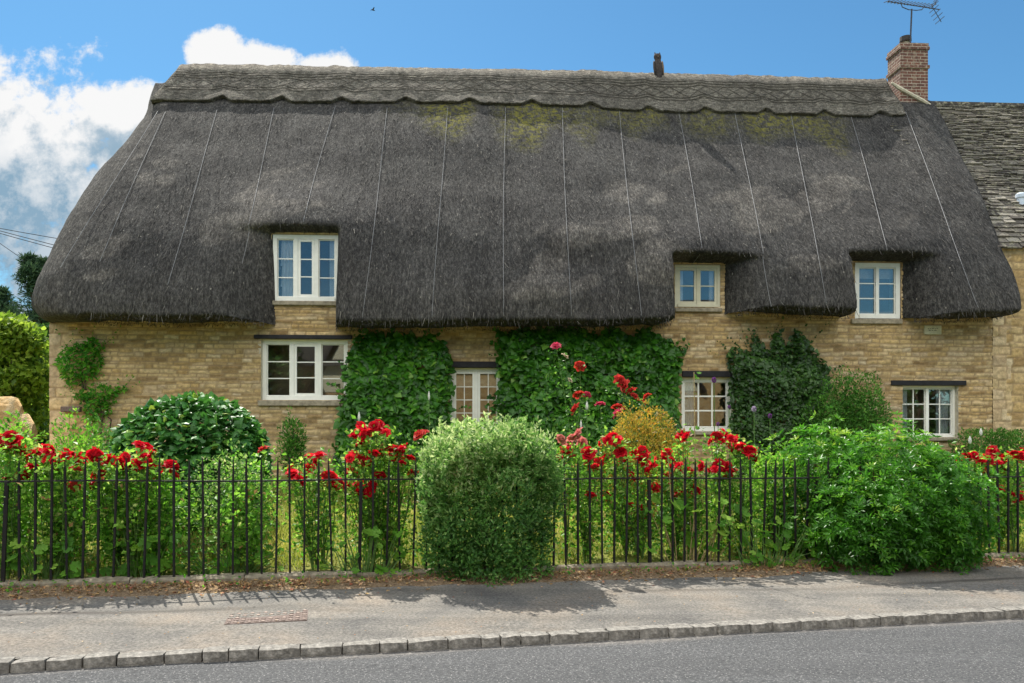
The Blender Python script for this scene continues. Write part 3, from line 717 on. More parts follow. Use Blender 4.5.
# gable and back walls, floor, and the reveals of the openings
b = MB(); b.box(UL0 + .004, UL0 + .4, .06, 7.9, .2, 3.62); b.box(UL0 + .4, UR0, 7.5, 7.9, .2, 3.62)
sw = b.build('side_wall', M['gstone'], cot)
b = MB(); b.box(UL0 + .4, UR0, .75, .80, .2, 3.75); b.box(UL0 + .4, UR0, 1.3, 1.34, 3.76, 5.6); b.box(UL0 + .4, UR0, .05, 1.3, 3.70, 3.75)
b.build('inner_wall', M['room'], cot)
rv = .4
REV = {}
for k, (a, c, e, f_) in FR.items():
    v0 = .0 if k[0] == 'l' else .03; b = REV[k] = MB()
    b.box(a - .06, a - .002, v0, rv, e - .06, f_ + .06); b.box(c + .002, c + .06, v0, rv, e - .06, f_ + .06)
    b.box(a - .002, c + .002, v0, rv, e - .06, e - .002); b.box(a - .002, c + .002, v0, rv, f_ + .002, f_ + .06)

def window(box, lights, rows, v0, mat=None, fw=.075, mw=.075, bar=.020, opener=None, cols=1, transom=None, curtains=(), blind=0.0, label=None):
    """fixed frame and mullions > casements, panes, curtains, blind"""
    a, b_, c, d = box; mat = mat or M['white']; fv = v0
    f = MB()
    f.box(a, a + fw, fv, fv + .10, c, d); f.box(b_ - fw, b_, fv, fv + .10, c, d)
    f.box(a + fw, b_ - fw, fv + .002, fv + .10, d - fw, d); f.box(a + fw, b_ - fw, fv - .022, fv + .10, c, c + fw * .95)
    inner = (b_ - a - 2 * fw - mw * (lights - 1)) / lights
    for i in range(1, lights):
        x = a + fw + i * inner + (i - 1) * mw; f.box(x, x + mw, fv + .004, fv + .09, c + fw * .95, d - fw)
    fr = f.build('window', mat, cot)
    if label: fr['label'] = label
    for i in range(lights):
        x0 = a + fw + i * (inner + mw); x1 = x0 + inner; z0, z1 = c + fw * .95, d - fw
        cs = MB(); s = .05 if (opener is None or i in opener) else .018; y0 = fv + (.012 if s > .03 else .03)
        cs.box(x0 + .003, x0 + s, y0, y0 + .045, z0 + .003, z1 - .003); cs.box(x1 - s, x1 - .003, y0, y0 + .045, z0 + .003, z1 - .003)
        cs.box(x0 + s, x1 - s, y0 + .001, y0 + .045, z0 + .003, z0 + s * 1.15); cs.box(x0 + s, x1 - s, y0 + .001, y0 + .045, z1 - s, z1 - .003)
        xa, xb, za, zb = x0 + s, x1 - s, z0 + s * 1.15, z1 - s
        zs = [za + (zb - za) * q for q in ([r / rows for r in range(1, rows)] if transom is None else transom)]
        for z in zs: cs.box(xa, xb, y0 + .008, y0 + .036, z - bar / 2, z + bar / 2)
        for k in range(1, cols):
            x = xa + (xb - xa) * k / cols; cs.box(x - bar / 2, x + bar / 2, y0 + .006, y0 + .034, za, zb)
        cs.build('casement', mat, fr)
        MB().box(xa, xb, y0 + .020, y0 + .024, za, zb).build('glass_pane', M['glass'], fr)
    z0, z1 = c + .03, d - .03
    for (q0, q1) in curtains:                          # hanging folds
        n = 26; P = []
        for r in range(2):
            for k in range(n): P.append((a + (b_ - a) * (q0 + (q1 - q0) * k / (n - 1)), fv + .13 + .022 * math.sin(k * 1.35), z0 if r == 0 else z1))
        mk('curtain', P, [tuple(q) for q in grid_faces(2, n)], M['curtain'], fr, smooth=True)
    if blind: MB().box(a + .05, b_ - .05, fv + .17, fv + .175, d - (d - c) * blind, d - .02).build('roller_blind', M['blind'], fr)
    return fr
w1 = window(FR['ul'], 3, 3, -.01, M['white'], opener=(1,), curtains=((.04, .30), (.84, .97)))
w2 = window(FR['um'], 2, 2, -.01, M['oldcream'], opener=(0, 1), fw=.055, mw=.03, curtains=((.06, .22), (.45, .56), (.80, .95)), label='aged cream two light window under the thatch')
w3 = window(FR['ur'], 2, 3, -.01, M['white'], opener=(), fw=.085, mw=.06, blind=.26)
w4 = window(FR['ll'], 3, 3, SET, M['white'], opener=(1,))
w5 = window(FR['lm'], 2, 4, SET, M['white'], cols=2, opener=(0, 1), fw=.06, mw=.05, bar=.016, blind=.30)
w6 = window(FR['lr'], 1, 3, SET, M['white'], cols=3, fw=.075, opener=(), bar=.030, transom=(.36, .69), curtains=((.05, .3),))
w7 = window(FR['le'], 2, 3, SET, M['white'], cols=2, opener=(), fw=.05, mw=.055, curtains=((.05, .2), (.72, .96)))
for k, fr in zip(('ul', 'um', 'ur', 'll', 'lm', 'lr', 'le'), (w1, w2, w3, w4, w5, w6, w7)): REV[k].build('reveal', M['mortar'], fr)
for (x0, x1, y0, y1, v) in ((272, 341, 301, 305.5, 0), (258, 350, 400.5, 406, 0), (675, 722, 308, 312, 0), (851, 902, 319, 324, 0), (898, 957, 437.5, 441, 0), (680, 733, 431.5, 435, 0)):
    a, c, e, f_ = px_box(x0, x1, y0, y1, -.04); MB().box(a, c, -.075, .09, e, f_, .012).build('sill', M['sill'], cot)
for (x0, x1, y0, y1) in ((254, 352, 335, 339), (449, 503, 361.5, 367.5), (682, 734, 371, 377), (891, 966, 380.5, 385.5)):
    a, c, e, f_ = px_box(x0, x1, y0, y1, -.03); MB().box(a, c, -.055, .12, e, f_, .008).build('lintel', M['darkwood'], cot)
a, c, e, f_ = px_box(62, 81, 406.5, 412, -.05); MB().box(a, c, -.12, .05, e, f_, .012).build('stone_ledge', M['coverdark'], cot)
a, c, e, f_ = px_box(924, 941, 325.5, 334.5, -.04)
pq = empty('house_plaque', hw((a + c) / 2, -.045, (e + f_) / 2), TH, 'small cream stone plaque with faint lettering on the wall below the right roof corner', 'plaque')
MB().box(-(c - a) / 2, (c - a) / 2, -.02, .03, -(f_ - e) / 2, (f_ - e) / 2, .008).build('stone_tablet', M['plaque'], pq)
b = MB(); x = -(c - a) * .32                            # two rows of worn, unreadable strokes
for k, (dx, z, wd) in enumerate(((0, .02, .03), (.05, .022, .018), (.085, .03, .04), (.14, .02, .03), (.18, .032, .03), (.02, -.012, .04), (.08, -.010, .03), (.13, -.012, .05))):
    b.box(x + dx, x + dx + wd, -.0225, -.0195, z - .006, z + .006)
b.build('lettering', M['ink'], pq)

# ---------------------------------------------------------------- chimney, aerial, owl
CV = VR - .35
cu0, cz0 = uv(900.5, 98, CV); cu1 = uv(928, 98, CV)[0]; czt = uv(914, 43, CV)[1]; czb = cz0 - 1.0
ch = MB(); ch.box(cu0, cu1, CV, CV + .6, czb, czt - .16)
ch.box(cu0 - .03, cu1 + .03, CV - .03, CV + .63, czt - .62, czt - .545); ch.box(cu0 - .03, cu1 + .03, CV - .03, CV + .63, czt - .16, czt - .085); ch.box(cu0 - .012, cu1 + .012, CV - .012, CV + .612, czt - .085, czt)
chim = ch.build('chimney', M['brick'], cot)
pc = ((cu0 + cu1) / 2 - .08, CV + .25)
MB().lathe([(.13, czt - .01), (.13, czt + .02), (.10, czt + .05), (.095, czt + .14)], 16, (pc[0], pc[1], 0)).build('mortar_flaunching', M['mortar'], chim)
MB().lathe([(.125, czt + .12), (.14, czt + .15), (.135, czt + .26), (.11, czt + .27), (.10, czt + .22)], 16, (pc[0], pc[1], 0)).build('chimney_pot', M['pot'], chim)
fl = MB(); P = [surf(x, y) for x, y in ((888, 84), (897, 87), (912, 94), (930, 104), (934, 108))]
fl.tube([(u, CV - .02, w_) for (u, w_) in (uv(891, 83, CV), uv(898, 88, CV), uv(909, 94, CV), uv(922, 101, CV), uv(932, 107, CV))], [.03, .05, .045, .05, .03], 7).build('mortar_fillet', M['mortar'], chim)
ap = hw(*(lambda q: (q[0], CV - .03, q[1]))(uv(912.5, 42, CV - .03)))
aer = empty('television_aerial', ap, TH, 'dark metal television aerial on a thin mast strapped to the brick chimney', 'aerial')
z8 = (42 - 9) / F * ap[1]
MB().tube([(.01, .12, -.05), (-.02, 0, z8)], .02, 8).build('mast', M['alloy'], aer)
bl = 56 / F * ap[1]; bz = z8 + .12
MB().tube([(-bl * .46, 0, bz + .05), (bl * .54, .1, bz - .06)], .012, 6).build('boom', M['alloy'], aer)
MB().tube([(-.30, 0, bz + .04), (-.26, 0, bz - .08), (-.1, 0, bz - .14), (.1, 0, bz - .15), (.25, .02, bz - .12), (.33, .04, bz - .02)], .011, 6).build('cradle', M['alloy'], aer)
el = MB().tube([(0, -.16, 0), (0, .16, 0)], .009, 5).build('director_rod', M['alloy'], aer)
for k in range(14):
    x = -bl * .45 + k * bl * .062; o = el if k == 0 else inst(el, aer, (0, 0, 0)); o.location = (x, 0, bz + .05 - .11 * (x / bl + .46) + .012); o.rotation_euler = (.25, 0, .12)
for s in (1, -1):
    g = MB()
    for k in range(4): g.tube([(bl * .40 + .05 * k, -.18, bz - .05 + s * (.05 + .09 * k)), (bl * .40 + .05 * k, .2, bz - .05 + s * (.05 + .09 * k))], .008, 5)
    g.tube([(bl * .38, .02, bz - .05), (bl * .38 + .22, .02, bz - .05 + s * .36)], .009, 5); g.build('reflector_grid', M['alloy'], aer)
op = uv(660, 81, VR - .05)
owl = empty('owl_finial', hw(op[0], VR - .05, op[1] + .0), TH, 'small dark straw owl standing upright on the roof ridge', 'roof ornament'); owl.scale = (.9, .9, 1.14)
prof = [(.06, 0), (.085, .04), (.09, .09), (.115, .16), (.135, .27), (.13, .36), (.105, .43), (.10, .455), (.122, .49), (.125, .53), (.10, .57), (.03, .585)]
prof = [(r_ * .82, z) for r_, z in prof]; ob = MB().lathe(prof, 16); ob.V = [(x - .02 - (z - .1) * .12 * (1 if z > .1 else 0), y * .9, z) for x, y, z in ob.V]; ob.build('owl_body', M['owl'], owl, True)
for s in (-1, 1):
    MB().tube([(-.075 + s * .06, -.01, .56), (-.08 + s * .068, -.01, .615)], [.03, .006], 6).build('ear_tuft', M['owl'], owl)
    wg = MB().lathe([(.01, -.17), (.05, -.1), (.065, 0), (.05, .1), (.02, .14)], 10, (0, 0, 0), .5, 1); wg.V = [(x - .04 + s * .115 - z * .12, y, z + .29) for x, y, z in wg.V]; wg.build('wing', M['owllight'] if s > 0 else M['owl'], owl, True)
    MB().lathe([(.001, -.012), (.018, 0), (.001, .012)], 8, (-.075 + s * .04, -.088, .52)).build('eye', M['owllight'], owl)
MB().tube([(-.075, -.095, .50), (-.075, -.12, .475)], [.012, .003], 6).build('beak', M['owllight'], owl)

# ================================================================ the neighbour under stone slates
NE0 = UR0 + .003
nb = empty('slate_roofed_house', HOUSE, TH, 'stone house with a lichened slate roof joined to the right end of the cottage', 'house')
nwall = rubble('wall', NE0, NE0 + 4.2, .2, 5.15, nb, (), None, 17, .025, -.002, quoin=(NE0 + .28, 999), big=True)
b = MB(); b.box(NE0, NE0 + .35, .25, 7.2, 3.3, 5.3); b.box(NE0 + 3.9, NE0 + 4.2, .05, 7.2, .2, 5.3); b.box(NE0 + .35, NE0 + 3.9, 6.9, 7.2, .2, 5.3)
b.build('side_wall', M['gstone'], nb)
ne = uv(1005, 249, -.12)[1]; nr_ = uv(985, 107, 3.9)[1]
def slates():
    V, Fs, C = [], [], []; r = random.Random(8); rise, run = nr_ - ne, 4.02; Ls = math.hypot(rise, run); s = 0; sl = (run / Ls, rise / Ls)
    gap = .30
    for side in (1, -1):
        s, gap = 0, .27
        while s < Ls - .05:
            u = NE0 - .32 - r.random() * .08
            while u < NE0 + 4.4:
                wd = r.uniform(.14, .36) if side > 0 else .6; th = r.uniform(.03, .055); sg = s - r.uniform(0, .03); ln = gap * 1.6
                li = r.uniform(.0, .035)
                P = []
                for (du, ds, dn) in ((0, 0, li), (wd - .008, 0, li + r.uniform(-.006, .006)), (wd - .008, ln, -th), (0, ln, -th)):
                    for tk in (0, th):
                        ss = sg + ds; n_ = dn + tk + .01; sag = .03 * math.sin(u * 1.3 + s)
                        yv = -.12 + ss * sl[0] - n_ * sl[1]
                        P.append((u + du, yv if side > 0 else 2 * 3.9 - yv, ne + ss * sl[1] + n_ * sl[0] + sag))
                i = len(V); V += P
                q = [(1, 3, 5, 7), (0, 6, 4, 2), (0, 2, 3, 1), (2, 4, 5, 3), (4, 6, 7, 5), (6, 0, 1, 7)]
                Fs += [tuple(i + k for k in f) for f in q]; C += [r.random()] * 6; u += wd
            s += gap * (.62 if side > 0 else 1); gap = max(.13, gap * .965)
    o = mk('slate_roof', V, Fs, M['slate'], nb, {'col': C})
    rd = MB(); u = NE0 - .9
    while u < NE0 + 4.4: rd.tube([(u, 3.9, nr_ + .0), (u + .43, 3.9, nr_ + .0)], .12, 8); u += .44
    rd.build('ridge_stones', M['slate'], o)
    return o
slates()
vx, vw = uv(1021, 216, .85)
MB().lathe([(.075, -.3), (.075, .38), (.10, .40), (.10, .47), (.06, .50)], 16, (vx + .03, .9, vw)).build('roof_vent', M['ventpaint'], nb, False)

# ================================================================ ground, street, kerb
def street_pt(px, py, dz):
    """a, b of the street surface dz below the plinth level at a pixel"""
    Y = 7.0
    for _ in range(60):
        X = (px - CX) / F * Y; a, b_ = ab(X, Y); Y = .5 * Y + .5 * (EYE - (float(hh(a)) + dz)) * F / (py - HY)
    return a, b_
k0, k1 = street_pt(0, 661, -.12), street_pt(1024, 608.5, -.12)
def kb(a): return k0[1] + (np.asarray(a) - k0[0]) * (k1[1] - k0[1]) / (k1[0] - k0[0])
def strip(name, aa, rows, mat, attrs=None, smooth=True):
    """rows: list of (b(a), z(a)) arrays over aa"""
    V = []
    for bb, zz in rows:
        x, y = W2(aa, bb); V.append(np.stack([x, y, zz + 0 * aa], 1))
    V = np.concatenate(V); f = grid_faces(len(rows), len(aa))
    return tag(mk(name, V, [f], mat, None, attrs, smooth), kind='structure')
# the land: one sheet to the horizon, cut lower under the street
ga = np.concatenate([np.linspace(-900, -30, 24)[:-1], np.linspace(-30, 45, 151), np.linspace(45, 900, 24)[1:]])
gb = np.concatenate([np.linspace(-900, -25, 20)[:-1], [-25, -18, -12.6, -12.4, -3.2, -2.2, -.3, -.02], np.linspace(.0, 9, 46), np.linspace(9, 900, 40)[1:]])
A_, B_ = np.meshgrid(ga, gb)
Z = np.where(B_ <= -.01, np.where((B_ > -12.5) & (B_ < -.2), hh(A_) - .45, hh(A_) - .20), gz(A_, B_) + .035 * vn(A_ * 1.2, B_ * 1.2, 0, 51) + .02 * vn(A_ * 4, B_ * 4, 0, 52))
X_, Y_ = W2(A_, B_)
tag(mk('ground', np.stack([X_.ravel(), Y_.ravel(), Z.ravel()], 1), [grid_faces(len(gb), len(ga))], M['soil'], None, None, True), kind='structure')
aa = np.linspace(-14, 28, 841)
kbv = kb(aa)
fr_ = np.concatenate([np.linspace(0, 1, 84)])
rows = []; crack = []
for q in fr_:
    bb = kbv + .03 + (-.05 - kbv - .03) * q
    zz = hh(aa) - .12 + .025 * q + .008 * vn(aa * 1.1, bb * 1.6, 0, 61)
    rows.append((bb, zz))
    cl = -1.02 + .10 * vn(aa * .5, 0, 0, 63) + .03 * vn(aa * 3, 0, 0, 64)
    crack.append(np.clip(1 - np.abs(bb - cl) / .085, 0, 1) * np.clip(.7 + vn(aa * .6, 3.0, 0, 65), 0, 1))
strip('pavement', aa, rows, M['path'], {'crack': np.concatenate(crack)})
rows, grit = [], []
for q in np.linspace(0, 1, 60):
    bb = -10.4 + (kbv + .04 + 10.4) * q ** .5
    dk = kbv - bb
    rows.append((bb, hh(aa) - .188 + .10 * np.clip(dk / 3.5, 0, 1) * np.clip((7.6 - dk) / 3.5, 0, 1) + .004 * vn(aa * 2, bb * 2, 0, 66)))
    grit.append(np.clip(1 - dk / (.16 + .10 * vn(aa * .9, 1.0, 0, 67)), 0, 1) * .85)
strip('road', aa, rows, M['asphalt'], {'grit': np.concatenate(grit)})
strip('far_pavement', aa[::8], [(np.full(len(aa[::8]), -12.6), hh(aa[::8]) - .1), (np.full(len(aa[::8]), -10.3), hh(aa[::8]) - .1), (np.full(len(aa[::8]), -10.29), hh(aa[::8]) - .3)], M['path'], {'crack': np.zeros(3 * len(aa[::8]))}, False)
kerb = tag(empty('kerb', (0, 0, 0)), kind='structure')
bed = []
strip_a = np.linspace(-6, 20, 200)
V = []
for bb, dz in ((kb(strip_a) - .09, -.30), (kb(strip_a) - .06, -.225), (kb(strip_a) + .09, -.150)):
    x, y = W2(strip_a, bb); V.append(np.stack([x, y, hh(strip_a) + dz], 1))
mk('kerb_bed', np.concatenate(V), [grid_faces(3, 200)], M['earth'], kerb)
r = random.Random(4); a = -1.6
while a < 13.2:
    ln = r.uniform(.20, .31) if r.random() > .12 else r.uniform(.12, .18); d = r.uniform(.125, .15); h = r.uniform(.19, .21)
    bm = bmesh.new(); bmesh.ops.create_cube(bm, size=1); bmesh.ops.subdivide_edges(bm, edges=bm.edges[:], cuts=3, use_grid_fill=True)
    sx = r.uniform(0, 50)
    for v in bm.verts:
        c = v.co; e = sum(abs(q) > .45 for q in c)
        k = 1 - .025 * max(0, e - 1)
        nz = Vector((vn(c.x * 3 + sx, c.y * 3, c.z * 3, 71).item(), vn(c.x * 3 + sx, c.y * 3, c.z * 3, 72).item(), vn(c.x * 3 + sx, c.y * 3, c.z * 3, 73).item()))
        v.co = Vector((c.x * k * (ln - .003) + nz.x * .010, c.y * k * d + nz.y * .012, c.z * k * h + nz.z * .010))
    am = a + ln / 2; x, y = W2(am, float(kb(am)) + .0); z = float(hh(am)) - .112 - h / 2 + r.uniform(-.005, .005)
    me = bpy.data.meshes.new('kerb_stone'); bm.to_mesh(me); bm.free(); me.materials.append(M['sett'])
    o = bpy.data.objects.new('kerb_stone', me); COL.objects.link(o); o.parent = kerb; o.location = (x, y, z)
    o.rotation_euler = (r.uniform(-.02, .02), r.uniform(-.01, .01), math.atan2(FE[1], FE[0]) + .035 + r.uniform(-.02, .02)); a += ln
# dry verge between path and plinth
rows = []
for q in np.linspace(0, 1, 14):
    bb = -.46 + .07 * vn(aa * 1.3, 0, 0, 81) + .05 * vn(aa * 5, 0, 0, 82); bb = bb + (-.03 - bb) * q
    rows.append((bb, hh(aa) - .108 + .055 * math.sin(q * PI * .55) + .016 * vn(aa * 7, bb * 7, 0, 83) * math.sin(q * PI) - .012 * (q == 0)))
strip('verge', aa, rows, M['earth'])
# tile cover let into the path
CA = [street_pt(x, y, -.105) for x, y in ((222, 625), (306, 619), (309, 609), (231, 614))]
cm = np.mean([W2(*c) for c in CA], 0); ca, cb_ = ab(*cm)
cov = empty('access_cover', (cm[0], cm[1], float(hh(ca)) - .108), math.atan2(FE[1], FE[0]) + .02, 'rectangular worn pink patterned cover plate set into the pavement', 'cover plate')
lw = .5 * (CA[1][0] - CA[0][0]); dw = .5 * abs(CA[3][1] - CA[0][1])
g = MB().box(-lw, lw, -dw, dw, -.03, .003); nx, ny = 12, 5
for i in range(nx):
    for j in range(ny):
        x, y = -lw + (i + .5) * 2 * lw / nx, -dw + (j + .5) * 2 * dw / ny
        if 3 <= i <= 8 and j == 2: continue
        hx, hy = lw / nx * .72, dw / ny * .62; s = 1 if (i + j) % 2 else -1
        g.add([(x - hx, y - hy * .2, .002), (x, y + s * hy, .002), (x + hx, y - hy * .2, .002), (x + hx * .5, y - hy, .002),
               (x - hx, y - hy * .2, .009), (x, y + s * hy, .009), (x + hx, y - hy * .2, .009), (x + hx * .5, y - hy, .009)], [(4, 5, 6, 7), (0, 1, 5, 4), (1, 2, 6, 5), (2, 3, 7, 6), (3, 0, 4, 7)])
o = g.build('plate', M['coverdark'], cov); o.data.materials.append(M['cover'])
for k, p in enumerate(o.data.polygons): p.material_index = int(k > 5)

# ================================================================ iron railings on a low stone plinth
fx, fy = W2(0, 0)
frz = math.atan2(FE[1], FE[0])
pl = empty('plinth', (fx, fy, 0), frz); tag(pl, 'low mossy stone plinth carrying the iron railings along the pavement', 'low wall')
r = random.Random(9); a = -2.2
while a < 14:
    ln = r.uniform(.75, 1.25); z = float(hh(a + ln / 2)); bm = bmesh.new(); bmesh.ops.create_cube(bm, size=1)
    bmesh.ops.subdivide_edges(bm, edges=bm.edges[:], cuts=5, use_grid_fill=True)
    for v in bm.verts:
        c = v.co.copy(); nz = vn(c.x * 6 + a * 5, c.y * 5, c.z * 5, 91).item()
        v.co = Vector((c.x * (ln - .008), c.y * .16 + nz * .012, c.z * .24 + (nz * .010)))
        if c.z > .45 and abs(c.y) > .45: v.co.z -= .018
    me = bpy.data.meshes.new('plinth_stone'); bm.to_mesh(me); bm.free(); me.materials.append(M['plinth'])
    o = bpy.data.objects.new('plinth_stone', me); COL.objects.link(o); o.parent = pl; o.location = (a + ln / 2, r.uniform(-.01, .01), z - .125 + r.uniform(-.012, .004)); a += ln
fen = empty('iron_railings', (fx, fy, 0), frz, 'low black iron railings with pointed bars along the front of the garden', 'fence')
RAIL = .935
def bar_mb(h, hw_, spike):
    m = MB(); m.box(-hw_, hw_, -hw_, hw_, -.06, h)
    if spike:
        s = hw_ * .98; V = [(-s, -s, h), (s, -s, h), (s, s, h), (-s, s, h)]; t = .12
        V += [(-s * .35, -s * .35, h + t), (s * .35, -s * .35, h + t), (s * .35, s * .35, h + t), (-s * .35, s * .35, h + t)]
        m.add(V, [(0, 1, 5, 4), (1, 2, 6, 5), (2, 3, 7, 6), (3, 0, 4, 7), (4, 5, 6, 7)])
    return m
posts = [at(x, 0) for x in (3, 353, 648, 813, 980)]
bar0 = post0 = None
i0 = round((posts[0]) / .1385, 0)
for i in range(-7, 92):
    a = posts[0] + .1385 * i
    if a > 12.6: break
    isp = min(abs(a - p) for p in posts) < .069
    if isp:
        if post0 is None: post0 = bar_mb(RAIL - .02, .0165, False).build('post', M['iron'], fen); o = post0
        else: o = inst(post0, fen, (0, 0, 0))
    else:
        if bar0 is None: bar0 = bar_mb(RAIL + .10, .0098, True).build('bar', M['iron'], fen); o = bar0
        else: o = inst(bar0, fen, (0, 0, 0))
    o.location = (a, random.uniform(-.004, .004), float(hh(a))); o.rotation_euler = (random.uniform(-.018, .018), random.gauss(0, .016), random.uniform(-.2, .2)); o.scale = (1, 1, random.uniform(.985, 1.015))
m = MB(); n = 40
al = np.linspace(-1.0, 12.6, n); sg = [.006 * math.sin(a * 2.2) for a in al]
V = []
for a, s in zip(al, sg):
    z = float(hh(a)) + RAIL + s; V += [(a, -.017, z - .007), (a, .017, z - .007), (a, .017, z + .007), (a, -.017, z + .007)]
m.add(V, [(i * 4 + k, i * 4 + (k + 1) % 4, i * 4 + 4 + (k + 1) % 4, i * 4 + 4 + k) for i in range(n - 1) for k in range(4)]); m.build('top_rail', M['iron'], fen)

# golden stone boundary wall left of the cottage
x0 = np.array([-9.6, 13.6])
gw = empty('garden_wall', (x0[0], x0[1], 0), .12, 'rounded golden stone garden wall ending left of the cottage', 'garden wall')
ztop = EYE + (HY - 396) / F * 13.4
def wall_block(name, xa, xb, zt):
    nx, nz = int((xb - xa) / .08), 22
    prof = [(-.22, -.3)] + [(-.22, z) for z in np.linspace(0, zt - .16, 14)] + [(-.20 + .40 * q, zt - .16 + .16 * math.sin(PI * q)) for q in np.linspace(0, 1, 11)] + [(.22, zt - .18), (.22, -.3)]
    rows = []
    xs = np.linspace(xa, xb, nx); end = np.clip((xb - xs) / .10, 0, 1) ** .5
    for y, z in prof:
        zz = np.where(z > zt - .4, z - (1 - end) * .16 * np.clip((z - zt + .4) / .3, 0, 1), z)
        nn = .012 * vn(xs * 3, y * 3, zz * 3, 95) + .008 * vn(xs * 9, y * 9, zz * 9, 96)
        rows.append(np.stack([xs, y * (.55 + .45 * end) + nn * (1 if y < 0 else -1), zz + nn * .7], 1))
    V = np.concatenate(rows); f = [tuple(q) for q in grid_faces(len(prof), nx)]
    f.append(tuple(i * nx + nx - 1 for i in range(len(prof))))
    o = mk(name, V, f, M['gstone'], gw, None, True); o.data.polygons[-1].use_smooth = False
e1 = (38 - CX) / F * 14.2 - x0[0]
wall_block('rounded_section', -4.5, e1, ztop); wall_block('low_section', e1 - .3, e1 + .20, ztop - .30)

# ================================================================ planting
def foliage(parent, P, O, dep, mat, L, Wd, tp='ovate', up=.3, out=.6, rnd=None, jit=.7, name='foliage'):
    n = len(P); T = norm(O * out + rdir(n) * jit + np.array([0, 0, up])); N = norm(O * .8 + rdir(n) * .55 + np.array([0, 0, .55]))
    s = R.uniform(.65, 1.3, n)
    return leaves(name, P, T, N, L * s, Wd * s, mat, tp, rnd, parent)

def branches(parent, h, spread, n=7, r0=.02, base=.08, mat=None, name='branch'):
    m = MB(); rr = random.Random(int(h * 1000) + n)
    for k in range(n):
        an = rr.uniform(0, 2 * PI); x, y = base * math.cos(an) * rr.random(), base * math.sin(an) * rr.random(); P = [(x, y, -.05)]
        ex, ey = spread[0] * math.cos(an) * rr.uniform(.3, .8), spread[1] * math.sin(an) * rr.uniform(.3, .8); hz = h * rr.uniform(.6, .92)
        for q in (.3, .6, 1): P.append((x + (ex - x) * q ** 1.3 + rr.uniform(-.03, .03), y + (ey - y) * q ** 1.3 + rr.uniform(-.03, .03), hz * q))
        m.tube(P, [r0, r0 * .8, r0 * .55, r0 * .25], 5)
    return m.build(name, mat or M['bark'], parent)

def bush(kind, label, cat, x0, x1, yt, b, ry, mat, n, L, Wd, tp='ovate', ex=2.2, lump=.14, ls=2.2, shell=.4, up=.3, jit=.7, out=.6, group=None, zb=None, seed=0, top=0.0, nb=8, pts=None, low=.0):
    a = at((x0 + x1) / 2, b); X, Y = W2(a, b); g = float(gz(a, max(b, 0))) if b > .02 else float(hh(a)) - .07
    zb = g if zb is None else zb
    rx = (x1 - x0) / 2 / F * Y; zt = EYE - (yt - HY) / F * Y; rz = (zt - zb) / 2 * (1 + low)
    e = empty(kind, (X, Y, zb), frz, label, cat, group)
    P, O, dep = crown(n, (0, 0, zt - zb - rz), (rx / (1 + lump * .35), ry, rz / (1 + lump * .3)), lump, ls, shell, ex, -1, seed)
    k = P[:, 2] > -.02; P, O, dep = P[k], O[k], dep[k]
    if pts is not None: P, O, dep = pts(P, O, dep, rx, ry, zt - zb)
    rel = P[:, 2] / (zt - zb); cl = fbm(P[:, 0] * 3, P[:, 1] * 3, P[:, 2] * 3, seed + 7, 2)
    rn = np.clip(.42 + .26 * R.normal(size=len(P)) + .22 * cl + top * np.clip(rel - .62, -.25, .38), 0, 1)
    foliage(e, P, O, dep, M[mat], L, Wd, tp, up, out, rn, jit)
    if nb: branches(e, (zt - zb) * .85, (rx * .8, ry * .8), nb, .005 + .006 * (zt - zb))
    return e

# --- big shrubs at the front
def privet_pts(P, O, dep, rx, ry, h):                  # upright whippy shoots along the top and shoulders
    C, D = [P], [O]
    for k in range(560):
        x, y = R.uniform(-1, 1) * rx, R.uniform(-1, 1) * ry
        z0 = h * (.94 - .28 * abs(x / rx) ** 4 - .10 * (y / ry) ** 2 + R.uniform(-.16, .0)); ln = R.uniform(.08, .36); m = int(ln / .008)
        q = np.linspace(0, 1, m)[:, None]; tip = np.array([x + R.uniform(-.06, .06), y + R.uniform(-.06, .06), z0 + ln])
        C.append(np.array([x, y, z0]) * (1 - q) + tip * q); D.append(norm(rdir(m) * np.array([1, 1, .3]) + np.array([0, 0, .25])))
    C, D = np.concatenate(C), np.concatenate(D)
    return C, D, np.ones(len(C))
bush('privet_bush', 'dense upright privet bush with pale shoots on top swallowing the railings in the middle', 'bush', 419, 555, 432, -.03, .50, 'privet', 25000, .056, .023, 'ovate', 3.2, .26, 3.0, .42, .5, .85, .7, seed=3, top=.9, pts=privet_pts, low=.06)

